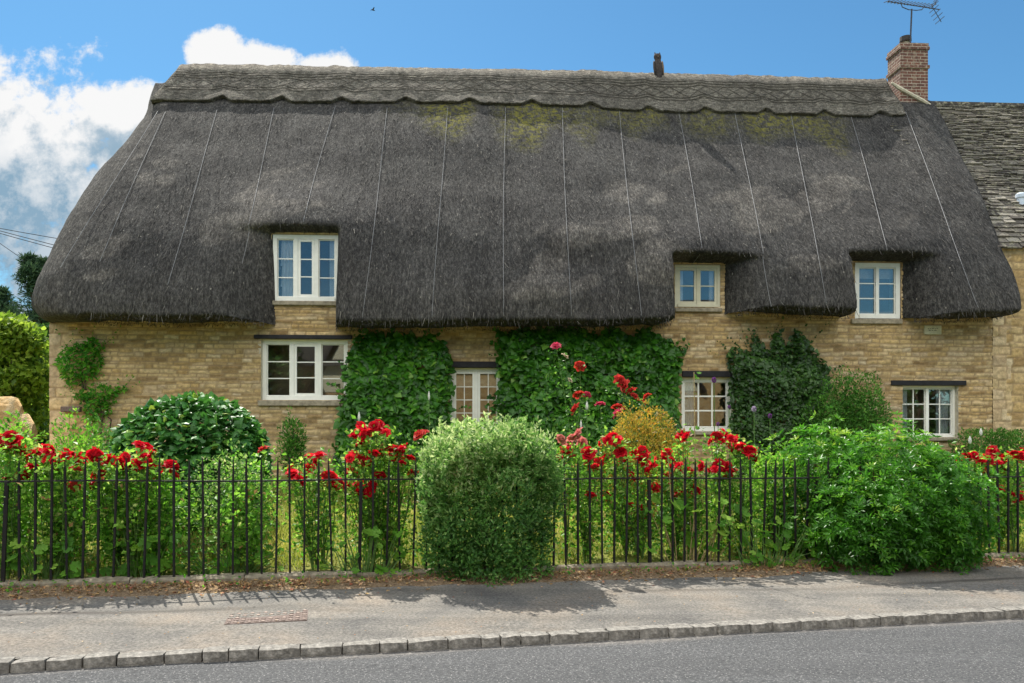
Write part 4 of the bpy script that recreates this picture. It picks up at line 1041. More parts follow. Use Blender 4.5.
def whorl(P, O, dep, rx, ry, h):                       # leaves gathered in fans at the shoot tips
    n = len(P) // 7; C = np.repeat(P[:n], 7, 0); ax = norm(O[:n] + np.array([0, 0, .5]) + rdir(n) * .3)
    ph = np.tile(np.arange(7) * 2 * PI / 7, n) + np.repeat(R.random(n) * 6, 7)
    ref = norm(np.cross(ax, rdir(n))); bi = np.cross(ax, ref); A = np.repeat(ax, 7, 0); rf, bb = np.repeat(ref, 7, 0), np.repeat(bi, 7, 0)
    D = norm(rf * np.cos(ph)[:, None] + bb * np.sin(ph)[:, None] + A * .55)
    return C + D * .012, D, np.repeat(dep[:n], 7)
def choisya_pts(P, O, dep, rx, ry, h):
    tops = []
    k = O[:, 1] < .75; return whorl(P[k], O[k], dep[k], rx, ry, h)
def choisya():
    e = None
    b = .05; lobes = [(872, 976, 446, -.05, .75, 6300, 1), (815, 955, 432, .12, .85, 8600, 2), (760, 880, 430, .45, .60, 7600, 3), (802, 950, 480, -.24, .60, 7200, 4), (915, 972, 470, -.10, .55, 3000, 5), (808, 850, 415, .9, .25, 700, 6), (880, 945, 428, .55, .5, 1800, 7)]
    a0 = at(885, b); X0, Y0 = W2(a0, b); g = float(hh(a0)) - .07
    e = empty('mock_orange_shrub', (X0, Y0, g), frz, 'broad bright green glossy shrub spilling over the railings onto the pavement at right', 'bush')
    Pl, Dl, Rn = [], [], []
    for (x0, x1, yt, bo, ry, n, sd) in lobes:
        a = at((x0 + x1) / 2, bo); X, Y = W2(a, bo); rx = (x1 - x0) / 2 / F * Y; zt = EYE - (yt - HY) / F * Y - g; rz = zt / 2 * 1.05
        P, O, dep = crown(n, (a - a0, bo - b, zt - rz), (rx * .95, ry, rz), .25, 2.6, .36, 2.4, -1, sd)
        k = (P[:, 2] > -.02); P, O, dep = P[k], O[k], dep[k]
        C, D, _ = whorl(P, O, dep, 0, 0, 0)
        cl = fbm(C[:, 0] * 2.5, C[:, 1] * 2.5, C[:, 2] * 2.5, 77, 2)
        Pl.append(C); Dl.append(D); Rn.append(np.clip(.36 + .2 * np.repeat(R.normal(size=len(P) // 7), 7) + .06 * R.normal(size=len(C)) + .28 * cl + .45 * np.clip(C[:, 2] / 1.5 - .55, -.2, .5), 0, 1))
    C, D, rn = np.concatenate(Pl), np.concatenate(Dl), np.concatenate(Rn); n = len(C)
    N = norm(np.array([0, 0, .8]) + rdir(n) * .5 + np.array([0, -.3, 0])); s = R.uniform(.7, 1.25, n)
    leaves('foliage', C, D, N, .074 * s, .031 * s, M['choisya'], 'ovate', rn, e); branches(e, 1.25, (1.2, .5), 16, .022, .35)
choisya()

bush('ivy_mound', 'rounded mound of glossy dark ivy standing in front of the left hand wall', 'ivy bush', 118, 268, 398, 2.6, .95, 'mound', 9500, .085, .085, 'ivy', 2.3, .08, 2.4, .22, -.25, .45, .55, seed=6, low=.1, nb=5)
bush('golden_shrub', 'rounded golden orange shrub in front of the ivy and left of the small paned window', 'shrub', 599, 688, 407, 2.2, .5, 'golden', 11000, .045, .025, 'ovate', 2.1, .18, 3.2, .4, .45, .7, seed=8)
bush('dark_wall_shrub', 'loose dark green shrub against the wall between the dark ivy and the right lintel', 'shrub', 805, 898, 372, 4.9, .45, 'wallshrub', 15000, .065, .026, 'ovate', 2.0, .24, 3.2, .7, .35, .8, seed=9)
bush('fern_clump', 'small dark green feathery plant at the wall foot below the left window', 'plant', 279, 307, 413, 5.6, .18, 'wallshrub', 1800, .07, .024, 'ovate', 2.2, .3, 4, .8, .6, .7, seed=10, nb=4)
bush('low_dark_hedge', 'low dark hedge along the wall at the right edge of the photo', 'hedge', 950, 1052, 428, 4.6, .45, 'wallshrub', 9000, .055, .026, 'ovate', 3.0, .2, 3, .5, .4, .8, seed=11)
bush('leafy_garden_shrub', 'pale green leafy shrub behind red roses at the far left edge', 'shrub', -18, 48, 417, 1.5, .5, 'light', 3000, .066, .032, 'ovate', 2.1, .25, 3, .6, .3, .8, seed=12)
bush('leafy_garden_shrub', 'pale yellowish shrub with upright shoots between the left edge and the ivy mound', 'shrub', 44, 112, 416, 1.2, .45, 'light', 4200, .048, .024, 'ovate', 2.0, .28, 3.2, .7, .6, .8, seed=13)
bush('grey_green_shrub', 'small grey green shrub below the wall vine at the left corner', 'shrub', 82, 116, 414, 3.6, .3, 'wallshrub', 2500, .04, .018, 'ovate', 2, .3, 4, .7, .5, .8, seed=14, nb=4)
bush('variegated_shrub', 'cream and green variegated shrub behind the railings before the ivy mound', 'shrub', 186, 276, 449, .75, .42, 'varieg', 3000, .045, .024, 'ovate', 2.4, .26, 3, .6, .3, .8, seed=15)
bush('variegated_shrub', 'pale speckled shrub behind the railings between the mallow and the bright green shrub', 'shrub', 742, 806, 448, .55, .40, 'light', 2600, .046, .026, 'ovate', 2.4, .3, 3.2, .7, .3, .8, seed=16)
bush('variegated_shrub', 'yellow green bushy plant low behind the railings in front of the ivy mound', 'shrub', 92, 192, 470, .55, .40, 'light', 3000, .052, .032, 'ovate', 2.4, .26, 3.2, .7, .3, .8, seed=17)

# --- climbers on the cottage wall
def climber(kind, label, poly, mat, n, L, Wd, tp, thick=.3, seed=0, ragged=.06, hang=-.45, stem=True, cat='climber'):
    """leaves shingled over an outline on the wall face (pixels of the wall plane turned into metres)"""
    Q = np.array([uv(x, y, -.05) for x, y in poly]); c = Q.mean(0); lo, hi = Q.min(0), Q.max(0)
    e = empty(kind, hw(c[0], -.03, lo[1]), TH, label, cat)
    P = R.uniform(lo - .1, hi + .1, size=(n * 4, 2))
    Pj = P + np.stack([vn(P[:, 0] * 4, P[:, 1] * 4, 0, seed), vn(P[:, 0] * 4, P[:, 1] * 4, 5.0, seed)], 1) * ragged + R.normal(size=P.shape) * ragged * .35
    ins = np.zeros(len(P), bool); m = len(Q); dist = np.full(len(P), 9.0)
    for i in range(m):
        (x1, y1), (x2, y2) = Q[i], Q[(i + 1) % m]
        cond = ((y1 > Pj[:, 1]) != (y2 > Pj[:, 1])) & (Pj[:, 0] < (x2 - x1) * (Pj[:, 1] - y1) / (y2 - y1 + 1e-12) + x1); ins ^= cond
        d = np.array([x2 - x1, y2 - y1]); tt = np.clip(((P - Q[i]) @ d) / (d @ d), 0, 1); dist = np.minimum(dist, np.linalg.norm(P - Q[i] - tt[:, None] * d, axis=1))
    P, dist = P[ins][:n], dist[ins][:n]; n = len(P)
    surf_ = -.06 - thick * np.clip(dist / .35, 0, 1) ** .6 * (1 + .5 * vn(P[:, 0] * 2.2, P[:, 1] * 2.2, 0, seed + 2)) - .05 * vn(P[:, 0] * 6, P[:, 1] * 6, 0, seed + 3)
    v = np.where(R.random(n) < .7, surf_ + R.uniform(0, .05, n), surf_ * R.uniform(.2, .95, n))
    C = np.stack([P[:, 0] - c[0], v + .03, P[:, 1] - lo[1]], 1)
    T = norm(np.stack([R.normal(size=n) * .6, R.normal(size=n) * .3 - .35, hang + R.normal(size=n) * .45], 1)); N = norm(np.stack([R.normal(size=n) * .4, -1 + R.normal(size=n) * .35, .55 + R.normal(size=n) * .4], 1))
    tt_ = []
    for k in range(26):                                # stray shoots reaching out over the stone
        i = R.integers(0, m); q = R.random(); p0 = Q[i] * (1 - q) + Q[(i + 1) % m] * q; d = p0 - c; d = d / max(np.linalg.norm(d), 1e-6) * .8 + np.array([R.normal() * .5, .5 + R.random() * .5]); ln = R.uniform(.10, .38)
        if p0[1] < lo[1] + .5: continue
        z = np.arange(0, ln, .035)[:, None]; tt_.append(np.column_stack([p0[0] - c[0] + d[0] * z + R.normal(size=z.shape) * .012, np.full(len(z), -.05) - R.random(len(z)) * .03, p0[1] - lo[1] + d[1] * z - .3 * z * z]))
    if tt_:
        tt_ = np.concatenate(tt_); k_ = len(tt_); C = np.concatenate([C, tt_]); T = np.concatenate([T, norm(rdir(k_) + np.array([0, -.2, -.3]))]); N = np.concatenate([N, norm(rdir(k_) * .4 + np.array([0, -1, .5]))])
        P = np.concatenate([P, tt_[:, [0, 2]] + np.array([c[0], lo[1]])]); n += k_
    s = R.uniform(.38, 1.3, n) * np.where(np.arange(n) < n - (len(tt_) if len(tt_) else 0), 1, .55); cl = vn(P[:, 0] * 2.5, P[:, 1] * 2.5, 0, seed + 4)
    leaves('foliage', C, T, N, L * s, Wd * s, M[mat], tp, np.clip(.40 + .25 * R.normal(size=n) + .2 * cl, 0, 1), e)
    if stem:
        m = MB(); rr = random.Random(seed)
        for k in range(stem if stem > 1 else 6):
            x = rr.uniform(lo[0] + .2, hi[0] - .2) - c[0]; h = (hi[1] - lo[1]) * rr.uniform(.6, .9); m.tube([(x, -.03, -.3), (x + rr.uniform(-.1, .1), -.05, h * .4), (x + rr.uniform(-.2, .2), -.05, h * .7), (x + rr.uniform(-.3, .3), -.05, h)], [.02, .016, .012, .005], 5)
        m.build('stem', M['bark'], e)
    return e
climber('wall_ivy', 'broad leaved ivy panel on the wall between the left window and the paler middle window', [(343, 400), (346, 372), (352, 350), (362, 338), (376, 334), (392, 338), (404, 331), (420, 340), (436, 334), (447, 352), (452, 372), (450, 398), (449, 430), (446, 475), (338, 475), (341, 440)], 'ivyL', 4600, .13, .115, 'ivy', .26, 21)
climber('wall_ivy', 'largest ivy panel under the eaves, behind the climbing roses and the golden shrub', [(498, 352), (502, 335), (512, 329), (530, 330), (548, 326), (580, 327), (598, 336), (612, 327), (632, 336), (648, 330), (664, 340), (674, 346), (682, 352), (678, 368), (677, 400), (677, 475), (498, 475), (503, 420), (500, 385)], 'ivyL', 8200, .13, .115, 'ivy', .30, 22)
climber('dark_wall_ivy', 'dark small leaved ivy on the wall right of the small paned window', [(730, 362), (728, 352), (736, 346), (746, 352), (757, 338), (766, 352), (775, 334), (781, 334), (786, 350), (797, 332), (803, 336), (808, 350), (818, 358), (826, 370), (824, 392), (818, 420), (812, 475), (732, 475), (733, 420)], 'ivyD', 6200, .085, .075, 'ivy', .32, 23, .07)
climber('wall_vine', 'light green vine climbing the left corner of the cottage', [(56, 362), (66, 352), (80, 345), (97, 342), (103, 350), (97, 368), (92, 380), (80, 386), (66, 380)], 'weed', 620, .10, .05, 'ovate', .16, 24, .08, -.1, 2)
climber('wall_vine', 'lower green vine clump on the wall beside the stone ledge', [(78, 392), (90, 384), (104, 382), (128, 388), (114, 400), (104, 416), (92, 432), (84, 420), (86, 404)], 'weed', 560, .09, .045, 'ovate', .16, 25, .08, -.1, 2)

# --- roses
def bloom_mesh(name, mat, petals=((7, 1.0, 1.15), (6, .8, .75), (5, .55, .4), (4, .32, .18)), r=.046):
    V, Fs = [], []
    for ring, (k, sc, tilt) in enumerate(petals):
        for i in range(k):
            an = 2 * PI * (i + .37 * ring) / k + R.uniform(-.12, .12); L = r * 1.15 * sc; wd = r * 1.15 * (1.15 if ring == 0 else 1.0) * sc ** .7; n0 = len(V); tl = tilt + R.uniform(-.15, .15)
            for a_ in range(4):
                q = a_ / 3
                for c_ in range(3):
                    s = (c_ - 1) * math.sin(PI * min(q * .75 + .22, 1)) * wd * .62
                    ang = tl * (.35 + .75 * q); ro = L * q * math.sin(ang) + .004; z = L * q * math.cos(ang) * .8 + (c_ - 1) ** 2 * .006 - (.010 * q * q if ring == 0 else 0)
                    V.append((ro * math.cos(an) - s * math.sin(an), ro * math.sin(an) + s * math.cos(an), z + ring * .003 - .01))
            Fs += [(n0 + a_ * 3 + c_, n0 + a_ * 3 + c_ + 1, n0 + a_ * 3 + c_ + 4, n0 + a_ * 3 + c_ + 3) for a_ in range(3) for c_ in range(2)]
    me = mk(name, V, Fs, mat); COL.objects.unlink(me); return me
BL = {k: [bloom_mesh('bloom', M['petal_' + k]) for _ in range(3)] for k in ('red', 'deep', 'hot', 'coral', 'pink', 'cerise', 'cream')}

def rose(label, x0, x1, b, blooms, yfol=455, mat='rose', fill=10, leafn=1500, leafL=.060, group='red rose bushes behind the railings', cat='rose bush'):
    am = at((x0 + x1) / 2, b); X, Y = W2(am, b); g = float(gz(am, b)); e = empty('rose_bush', (X, Y, g), frz, label, cat, group)
    st_, rr = MB(), random.Random(int(x0 * 7 + 3)); C = []
    rot = np.array([[FE[0], FE[1]], [FN[0], FN[1]]])
    def loc(px, py, bb):
        p = PT(px, py, bb); d = rot @ (p[:2] - np.array([X, Y])); return np.array([d[0], d[1], p[2] - g])
    W_ = (x1 - x0) / 2 / F * Y; n_b = 4; basis = [np.array([rr.uniform(-.5, .5) * W_, rr.uniform(-.12, .12), -.03]) for _ in range(n_b)]
    tips = []
    blooms = blooms + [(px + rr.uniform(-6, 6), py + rr.uniform(-5, 5), k, s * .9) for (px, py, k, s) in blooms if k == 'red' and rr.random() < .65]
    for (px, py, k, s) in blooms:
        p = loc(px, py, b + rr.uniform(-.22, .22)); tips.append(p)
        src = BL[('red' if (t_ := rr.random()) < .62 else 'deep' if t_ < .80 else 'hot') if k == 'red' else k][rr.randrange(3)]
        inst(src, e, tuple(p), (rr.uniform(.1, 1.3), rr.uniform(-.7, .7), rr.uniform(-3, 3)), s * rr.uniform(1.0, 1.75))
    for k in range(fill): tips.append(loc(rr.uniform(x0, x1), yfol + rr.uniform(-6, 60), b + rr.uniform(-.35, .35)))
    for p in tips:
        q0 = min(basis, key=lambda t: abs(t[0] - p[0]) + rr.random() * .2); mid = q0 * .5 + p * .5 + np.array([rr.uniform(-.06, .06), rr.uniform(-.06, .06), .03]); pts = [q0, q0 * .7 + mid * .3 + np.array([0, 0, .05]), mid, p * .7 + mid * .3 + np.array([rr.uniform(-.02, .02), 0, 0]), p - np.array([0, 0, .012])]
        st_.tube(pts, [.008, .007, .006, .004, .003], 5)
        for i in range(1, 4):
            m = int(leafn * 1.0 / len(tips) / 3) + 1; q = R.random(m)[:, None]; C.append(pts[i] * (1 - q) + pts[i + 1] * q + R.normal(size=(m, 3)) * np.array([.09, .09, .07]))
    C = np.concatenate(C); C = C[C[:, 2] > .0]; n = len(C); O = norm(R.normal(size=(n, 3)) * np.array([1, 1, .4]))
    foliage(e, C, O, None, M[mat], leafL, leafL * .62, 'ovate', .1, .7, np.clip(.42 + .28 * R.normal(size=n), 0, 1), .5)
    st_.build('stem', M['stem'], e)
    return e
def B(s, k='red', sz=1.0):
    q = [int(v) for v in s.replace(',', ' ').split()]; return [(q[i], q[i + 1], k, sz) for i in range(0, len(q), 2)]
rose('red rose bush at the far left edge with large double bloom heads', -14, 38, .32, B('3,440 8,446 14,441 9,437', sz=1.15) + B('22,450 15,476 24,475 11,478 -6,446'), leafn=1900)
rose('red rose bush with a wide cluster of blooms second from the left edge', 34, 84, .30, B('32,455 32,466 41,450 48,458 52,453 55,462 60,455 63,461 58,466 66,456 77,459 73,455 81,461 74,463') + B('76,469 74,486', 'coral'), leafn=2100)
rose('red rose bush with blooms in a row below the ivy mound', 88, 182, .34, B('99,458 95,455 105,464 99,474 115,463 110,460 122,467 126,457 132,467 128,464 138,464 145,466 144,448 147,452 150,454 156,472 173,467 170,464 175,475 119,488 128,496 94,485'), leafn=3000, fill=16)
rose('thin rose bush with two small dull red blooms in front of the ivy mound', 224, 268, .35, B('250,499 236,514 263,449', 'coral', .8), leafn=1400, yfol=462, mat='rose')
rose('red rose bush with low blooms beneath the left window', 284, 338, .3, B('293,474 290,470 304,474 309,468 315,461 318,457 334,481 329,476 335,487 325,486 300,480'), leafn=1300, fill=6, mat='rose')
rose('tall red rose bush left of the privet bush', 338, 420, .34, B('346,486 356,475 350,471 364,486 360,490 373,486 369,492 350,458 355,455 360,457 365,461 373,454 378,452 354,436 362,443 362,430 371,431 366,434 377,429 385,428 381,432 374,426 391,450 387,455 397,450 405,448 402,461 398,458 412,458 414,473 380,475') + B('419,435 424,433', 'coral'), leafn=3200, fill=14)
rose('rose bush mixing salmon pink and red blooms just right of the privet bush', 556, 600, .34, B('561,439 574,438 578,434 582,443 570,442', 'pink') + B('563,453 559,457 572,457', 'coral') + B('591,457 588,453 586,464 594,467 599,462 591,495 567,449'), leafn=1500, fill=6, group='mixed rose')
rose('red rose bush in front of the golden shrub', 600, 662, .36, B('608,440 615,439 612,436 604,443 623,456 620,452 623,462 627,470 630,476 641,457 647,458 637,454 644,452 650,467 653,463 607,497 632,505 643,505 641,515 637,510'), leafn=2200, fill=10)
rose('red rose bush with blooms reaching the small paned window', 660, 708, .38, B('678,439 682,435 686,437 669,461 665,457 675,467 665,473 655,488 667,487 679,494 696,492 692,489 688,472 701,467 693,497'), leafn=2000, fill=10)
rose('red rose bush topped by a tight dark red cluster left of the bright green shrub', 706, 760, .40, B('715,469 721,475 727,466 724,470 730,470 719,465 712,470 712,441 720,440 717,436 735,441 731,438 744,450 740,446 753,453 749,450'), leafn=2200, fill=10)
rose('red rose bush at the right edge behind the railings', 952, 1032, .38, B('961,459 966,456 973,455 979,463 976,459 984,472 988,460 996,455 992,451 996,463 1004,464 1000,467 1009,455 1006,459 1018,457 1014,453 1022,460 1019,494 1018,501 1014,497 999,487 1026,452'), leafn=3000, fill=14)
rose('tall climbing rose with loose pink and red blooms against the largest ivy panel', 556, 650, 3.0, B('556,346 587,395 600,404', 'cerise', 1.25) + B('580,366 579,395 575,409', 'coral', 1.2) + B('620,381 625,386 631,391 634,396 647,396 642,402 618,408', 'coral', 1.3) + B('618,413', 'cerise', 1.2) + B('565,356 570,380', 'cream', .8), yfol=430, leafn=900, fill=4, mat='roseD', group='climbing rose')

# --- mallows, tall stems, alliums
def mallow(label, x0, x1, b, spots, leafL=.14, tall=(), group='mallow plants'):
    am = at((x0 + x1) / 2, b); X, Y = W2(am, b); g = float(gz(am, max(b, 0))); e = empty('mallow_plant', (X, Y, g), frz, label, 'mallow', group)
    rot = np.array([[FE[0], FE[1]], [FN[0], FN[1]]]); rr = random.Random(int(x0)); st_ = MB(); C, T = [], []
    for px, py in spots:
        p = PT(px, py, b + rr.uniform(-.12, .12)); d = rot @ (p[:2] - np.array([X, Y])); q = np.array([d[0], d[1], p[2] - g]); C.append(q)
        b0 = np.array([q[0] * .5 + rr.uniform(-.05, .05), rr.uniform(-.03, .03), -.02]); st_.tube([b0, b0 * .5 + q * .5 + np.array([0, 0, .04]), q], [.006, .005, .003], 5)
    for px, py in tall:
        p = PT(px, py, b); d = rot @ (p[:2] - np.array([X, Y])); q = np.array([d[0], d[1], p[2] - g]); b0 = np.array([q[0] * .8, 0, -.03]); st_.tube([b0, b0 * .5 + q * .5 + np.array([.02, 0, 0]), q], [.010, .008, .004], 6)
        for k in range(16):
            z = rr.uniform(.35, 1.0); C.append(b0 * (1 - z) + q * z + np.array([rr.uniform(-.05, .05), rr.uniform(-.05, .05), 0]))
    C = np.array(C); n = len(C); s = R.uniform(.6, 1.2, n) * np.where(np.arange(n) < len(spots), 1, .30)
    leaves('foliage', C, norm(np.stack([R.normal(size=n) * .8, -.5 + R.normal(size=n) * .4, -.15 + R.normal(size=n) * .3], 1)), norm(np.stack([R.normal(size=n) * .35, -.75 + R.normal(size=n) * .3, .8 + R.normal(size=n) * .3], 1)), leafL * s, leafL * s, M['mallow'], 'mallow', None, e)
    st_.build('stem', M['drystem'] if tall else M['stem'], e)
def spots(n, x0, x1, y0, y1, seed): r_ = random.Random(seed); return [(r_.uniform(x0, x1), y0 + (y1 - y0) * r_.random() ** .8) for _ in range(n)]
mallow('broad leaved mallow with tall pale stems growing through the railings', 640, 740, .10, [(663, 520), (658, 516), (690, 507), (684, 502), (708, 525), (702, 520), (726, 500), (732, 508), (718, 528), (672, 500), (652, 498), (695, 512), (740, 534)] + spots(10, 640, 745, 505, 555, 1), .15, ((694, 372), (668, 455), (683, 470)))
mallow('sprawling mallow with yellowing leaves at the left foot of the bright green shrub', 725, 812, -.10, [(757, 520), (770, 540), (755, 552), (763, 556), (778, 538), (742, 528), (730, 540)] + spots(46, 722, 815, 512, 566, 2), .10)
mallow('clump of fresh green mallow at the foot of the railings left of the privet bush', 322, 412, -.02, spots(60, 318, 408, 528, 572, 3), .085)
mallow('green mallow clump by the left end of the railings', 12, 70, .12, [(62, 536), (58, 546)] + spots(40, 8, 80, 535, 578, 4), .10)
mallow('small mallow with two large leaves behind the railings under the red roses', 112, 172, .16, [(127, 528), (132, 540), (160, 560), (150, 555), (122, 522)] + spots(20, 105, 178, 530, 572, 5), .13)
mallow('leafy mallow patch behind the railings before the variegated shrub', 176, 284, .22, spots(46, 172, 286, 525, 572, 6), .09)

def flower_stem(kind, label, px, py, b, head, hr, ybase=None, group=None, cat='flower', seg=10):
    p = PT(px, py, b); a, bb = ab(p[0], p[1]); g = float(gz(a, bb)); h = p[2] - g; e = empty(kind, (p[0], p[1], g), frz, label, cat, group)
    MB().tube([(.03, 0, -.03), (.01, 0, h * .5), (0, 0, h)], [.008, .007, .005], 6).build('stem', M['stem'], e)
    if kind == 'allium':
        D = rdir(260); leaves('flower_head', D * hr * .3 * np.array([1, 1, 1.6]) + np.array([0, 0, h]), D, rdir(260), hr * .5, hr * .2, M['petal_' + head], 'dia', None, e)
    else:
        MB().lathe([(.004, -.03), (hr * .45, -.02), (hr * .6, .02), (hr * .5, .05), (hr * .2, .08), (.003, .095)], 10, (0, 0, h), .75, .75).build('bud', M['petal_' + head], e, True)
G = 'alliums rising among the shrubs'
flower_stem('allium', 'allium with a tall narrow purple head in front of the small paned window', 714, 380, 1.6, 'purple', .045, group=G)
flower_stem('allium', 'small purple allium low in front of the small paned window', 718, 424, 1.4, 'purple', .03, group=G)
flower_stem('allium', 'dark purple allium at the right jamb of the small paned window', 729, 407, 1.6, 'purple', .028, group=G)
flower_stem('allium', 'pale lilac round allium in front of the dark ivy', 754, 409, 1.4, 'lilac', .045, group=G)
flower_stem('allium', 'purple allium in front of the dark ivy, right of the lilac one', 770, 416, 1.6, 'purple', .038, group=G)
G = 'pale buds on tall stems'
flower_stem('poppy', 'pale pointed bud on a tall stem before the middle of the largest ivy panel', 587, 408, 2.2, 'white', .045, group=G, cat='bud')
flower_stem('poppy', 'small pale bud on a short stem low before the largest ivy panel', 581, 427, 2.0, 'white', .035, group=G, cat='bud')
flower_stem('poppy', 'white pointed bud above the low dark hedge', 981, 434, 2.6, 'white', .05, group=G, cat='bud')
flower_stem('poppy', 'round white bud above the low dark hedge, left of the pointed one', 970, 442, 2.4, 'white', .055, group=G, cat='bud')
flower_stem('poppy', 'pale bud before the left ivy panel above the privet bush shoulder', 429, 398, 2.4, 'white', .035, group=G, cat='bud')
flower_stem('poppy', 'pale bud in front of the left ivy panel beside the red roses', 359, 419, 2.2, 'white', .04, group=G, cat='bud')

# --- turf, low growth, litter
def scatter_grass(name, n, a0, a1, b0, b1, h0, h1, mat, wd=.007, zf=None, lean=.35):
    a, b = R.uniform(a0, a1, n), R.uniform(b0, b1, n); x, y = W2(a, b); z = gz(a, b) if zf is None else zf(a, b)
    L = R.uniform(h0, h1, n) * (1 + .5 * vn(a * 1.5, b * 1.5, 0, 97))
    T = norm(np.stack([R.normal(size=n) * lean, R.normal(size=n) * lean, np.ones(n)], 1)); N = norm(R.normal(size=(n, 3)) * np.array([1, 1, .1]))
    return tag(leaves(name, np.stack([x, y, z], 1), T, N, L, wd, M[mat], 'blade', np.clip(.45 + .25 * R.normal(size=n) + .3 * vn(a * .9, b * .9, 0, 98), 0, 1)), kind='stuff')
scatter_grass('lawn_grass', 52000, -3, 14.5, .25, 5.2, .06, .19, 'grass', .010)
def low_growth():
    n = 8000; a = R.uniform(-2, 13.2, n); b = np.abs(R.normal(size=n)) * .42 + .10; m = .5 + .5 * vn(a * 1.3, b * 1.5, 0, 101)
    # two openings show the lawn behind
    op = ((np.abs(a - at(300, .4)) < .34) | (np.abs(a - at(600, .4)) < .42)) & (R.random(n) > .22)
    k = (R.random(n) < m) & ~op; a, b = a[k], b[k]; n = len(a); x, y = W2(a, b); h = R.random(n) ** 1.4 * (.16 + .42 * np.clip(.5 + vn(a * .9, b, 0, 102), 0, 1))
    C = np.stack([x, y, gz(a, b) + h], 1); T = norm(rdir(n) * np.array([1, 1, .5])); N = norm(rdir(n) * .5 + np.array([0, -.3, .9])); s = R.uniform(.5, 1.4, n)
    tag(leaves('low_growth', C, T, N, .055 * s, .034 * s, M['weed'], 'ovate', np.clip(.4 + .28 * R.normal(size=n), 0, 1)), kind='stuff')
low_growth()
def vz(a, b): return hh(a) - .075 + 0 * b
def verge_bits():
    n = 9000; a = R.uniform(-1.6, 13.2, n); b = -.08 - np.abs(R.normal(size=n)) * .19; x, y = W2(a, b)
    k = R.random(n) < .35 + .65 * np.clip(.4 + vn(a * 1.2, 0, 0, 103), 0, 1); a, b, x, y = a[k], b[k], x[k], y[k]; n = len(a)
    C = np.stack([x, y, vz(a, b) + R.uniform(-.012, .03, n) - .025 * (b < -.4)], 1); T = norm(rdir(n) * np.array([1, 1, .25])); N = norm(rdir(n) * .45 + np.array([0, 0, 1])); s = R.uniform(.4, 1.3, n)
    tag(leaves('leaf_litter', C, T, N, .045 * s, .028 * s, M['dry'], 'ovate'), kind='stuff')
    scatter_grass('verge_grass', 2600, -1.6, 13.2, -.30, -.08, .03, .13, 'dry', .005, vz, .7)
    n = 600; a = R.uniform(-1.6, 13.2, n); x, y = W2(a, -.12 - R.random(n) * .2); C = np.stack([x, y, vz(a, 0) + R.uniform(0, .09, n)], 1)
    tag(leaves('verge_weeds', C, rdir(n), norm(rdir(n) * .5 + np.array([0, 0, 1])), .045, .028, M['weed'], 'ovate'), kind='stuff')
    n = 240; a = R.uniform(-.5, 12, n); b = R.uniform(-2.2, -.45, n); x, y = W2(a, b)
    tag(leaves('path_litter', np.stack([x, y, hh(a) - .098 + 0 * b], 1), norm(rdir(n) * np.array([1, 1, .05])), norm(rdir(n) * .2 + np.array([0, 0, 1])), .022, .014, M['dry'], 'ovate'), kind='stuff')
verge_bits()

# ================================================================ trees beyond, cables, bird
def tree(kind, label, px, Y, yt, yb, rx, ry, mat, n, L, Wd, lobes, seed, group=None, zlow=.3, tp='ovate'):
    X = (px - CX) / F * Y; zt = EYE - (yt - HY) / F * Y; a, b = ab(X, Y); g = float(gz(a, b)); e = empty(kind, (X, Y, g), 0, label, 'tree', group); H = zt - g
    rr = random.Random(seed); tk = MB(); P, O = [], []; r0 = .05 + H * .018
    tk.tube([(0, 0, -.2), (.03 * H * .2, 0, H * .3), (0, .02 * H, H * .6), (.01 * H, 0, H * .92)], [r0, r0 * .8, r0 * .5, r0 * .12], 8)
    for k in range(lobes):
        q = k / max(1, lobes - 1); z = H * (zlow + (1 - zlow) * (q ** .8) * .86); w_ = (1 - abs(q - .4) ** 1.5 * 1.1); an = rr.uniform(0, 2 * PI); d = rr.uniform(.25, .62) * w_
        c = (rx * d * math.cos(an), ry * d * math.sin(an), z); rl = rx * rr.uniform(.34, .5) * max(.45, w_)
        p, o, _ = crown(n // lobes, c, (rl, rl, rl * .75), .3, 2.2, .75, 2, -1, seed + k); P.append(p); O.append(o)
        tk.tube([(0, 0, z * .55), (c[0] * .5, c[1] * .5, z * .8), c], [r0 * .4, r0 * .25, r0 * .08], 6)
    P, O = np.concatenate(P), np.concatenate(O); k = P[:, 2] < H * 1.01; P, O = P[k], O[k]
    foliage(e, P, O, None, M[mat], L, Wd, tp, .2, .6, None, .8, 'crown'); tk.build('trunk', M['bark'], e)
    return e
tree('broadleaf_tree', 'bright lime green tree behind the garden wall left of the cottage', 14, 22, 308, 400, 1.75, 1.7, 'limetree', 8500, .19, .12, 16, 31, zlow=.22)
tree('pine_tree', 'dark pine with open whorled branches above the lime green tree', 38, 34, 246, 400, 1.5, 1.5, 'pine', 9000, .26, .05, 17, 32, zlow=.45)
tree('pine_tree', 'shorter dark pine at the very left edge', -4, 38, 272, 400, 1.7, 1.7, 'pine', 8000, .26, .06, 14, 33, zlow=.35)
tree('dark_tree', 'dense dark green tree behind the lime green tree at the cottage corner', 52, 29, 318, 400, 2.2, 2.2, 'ivyD', 15000, .20, .13, 16, 34, zlow=.1)
tree('dark_tree', 'dark green tree filling the gap left of the cottage low down behind the garden wall', 22, 31, 345, 400, 2.6, 2.2, 'wallshrub', 15000, .20, .13, 16, 35, zlow=.05)
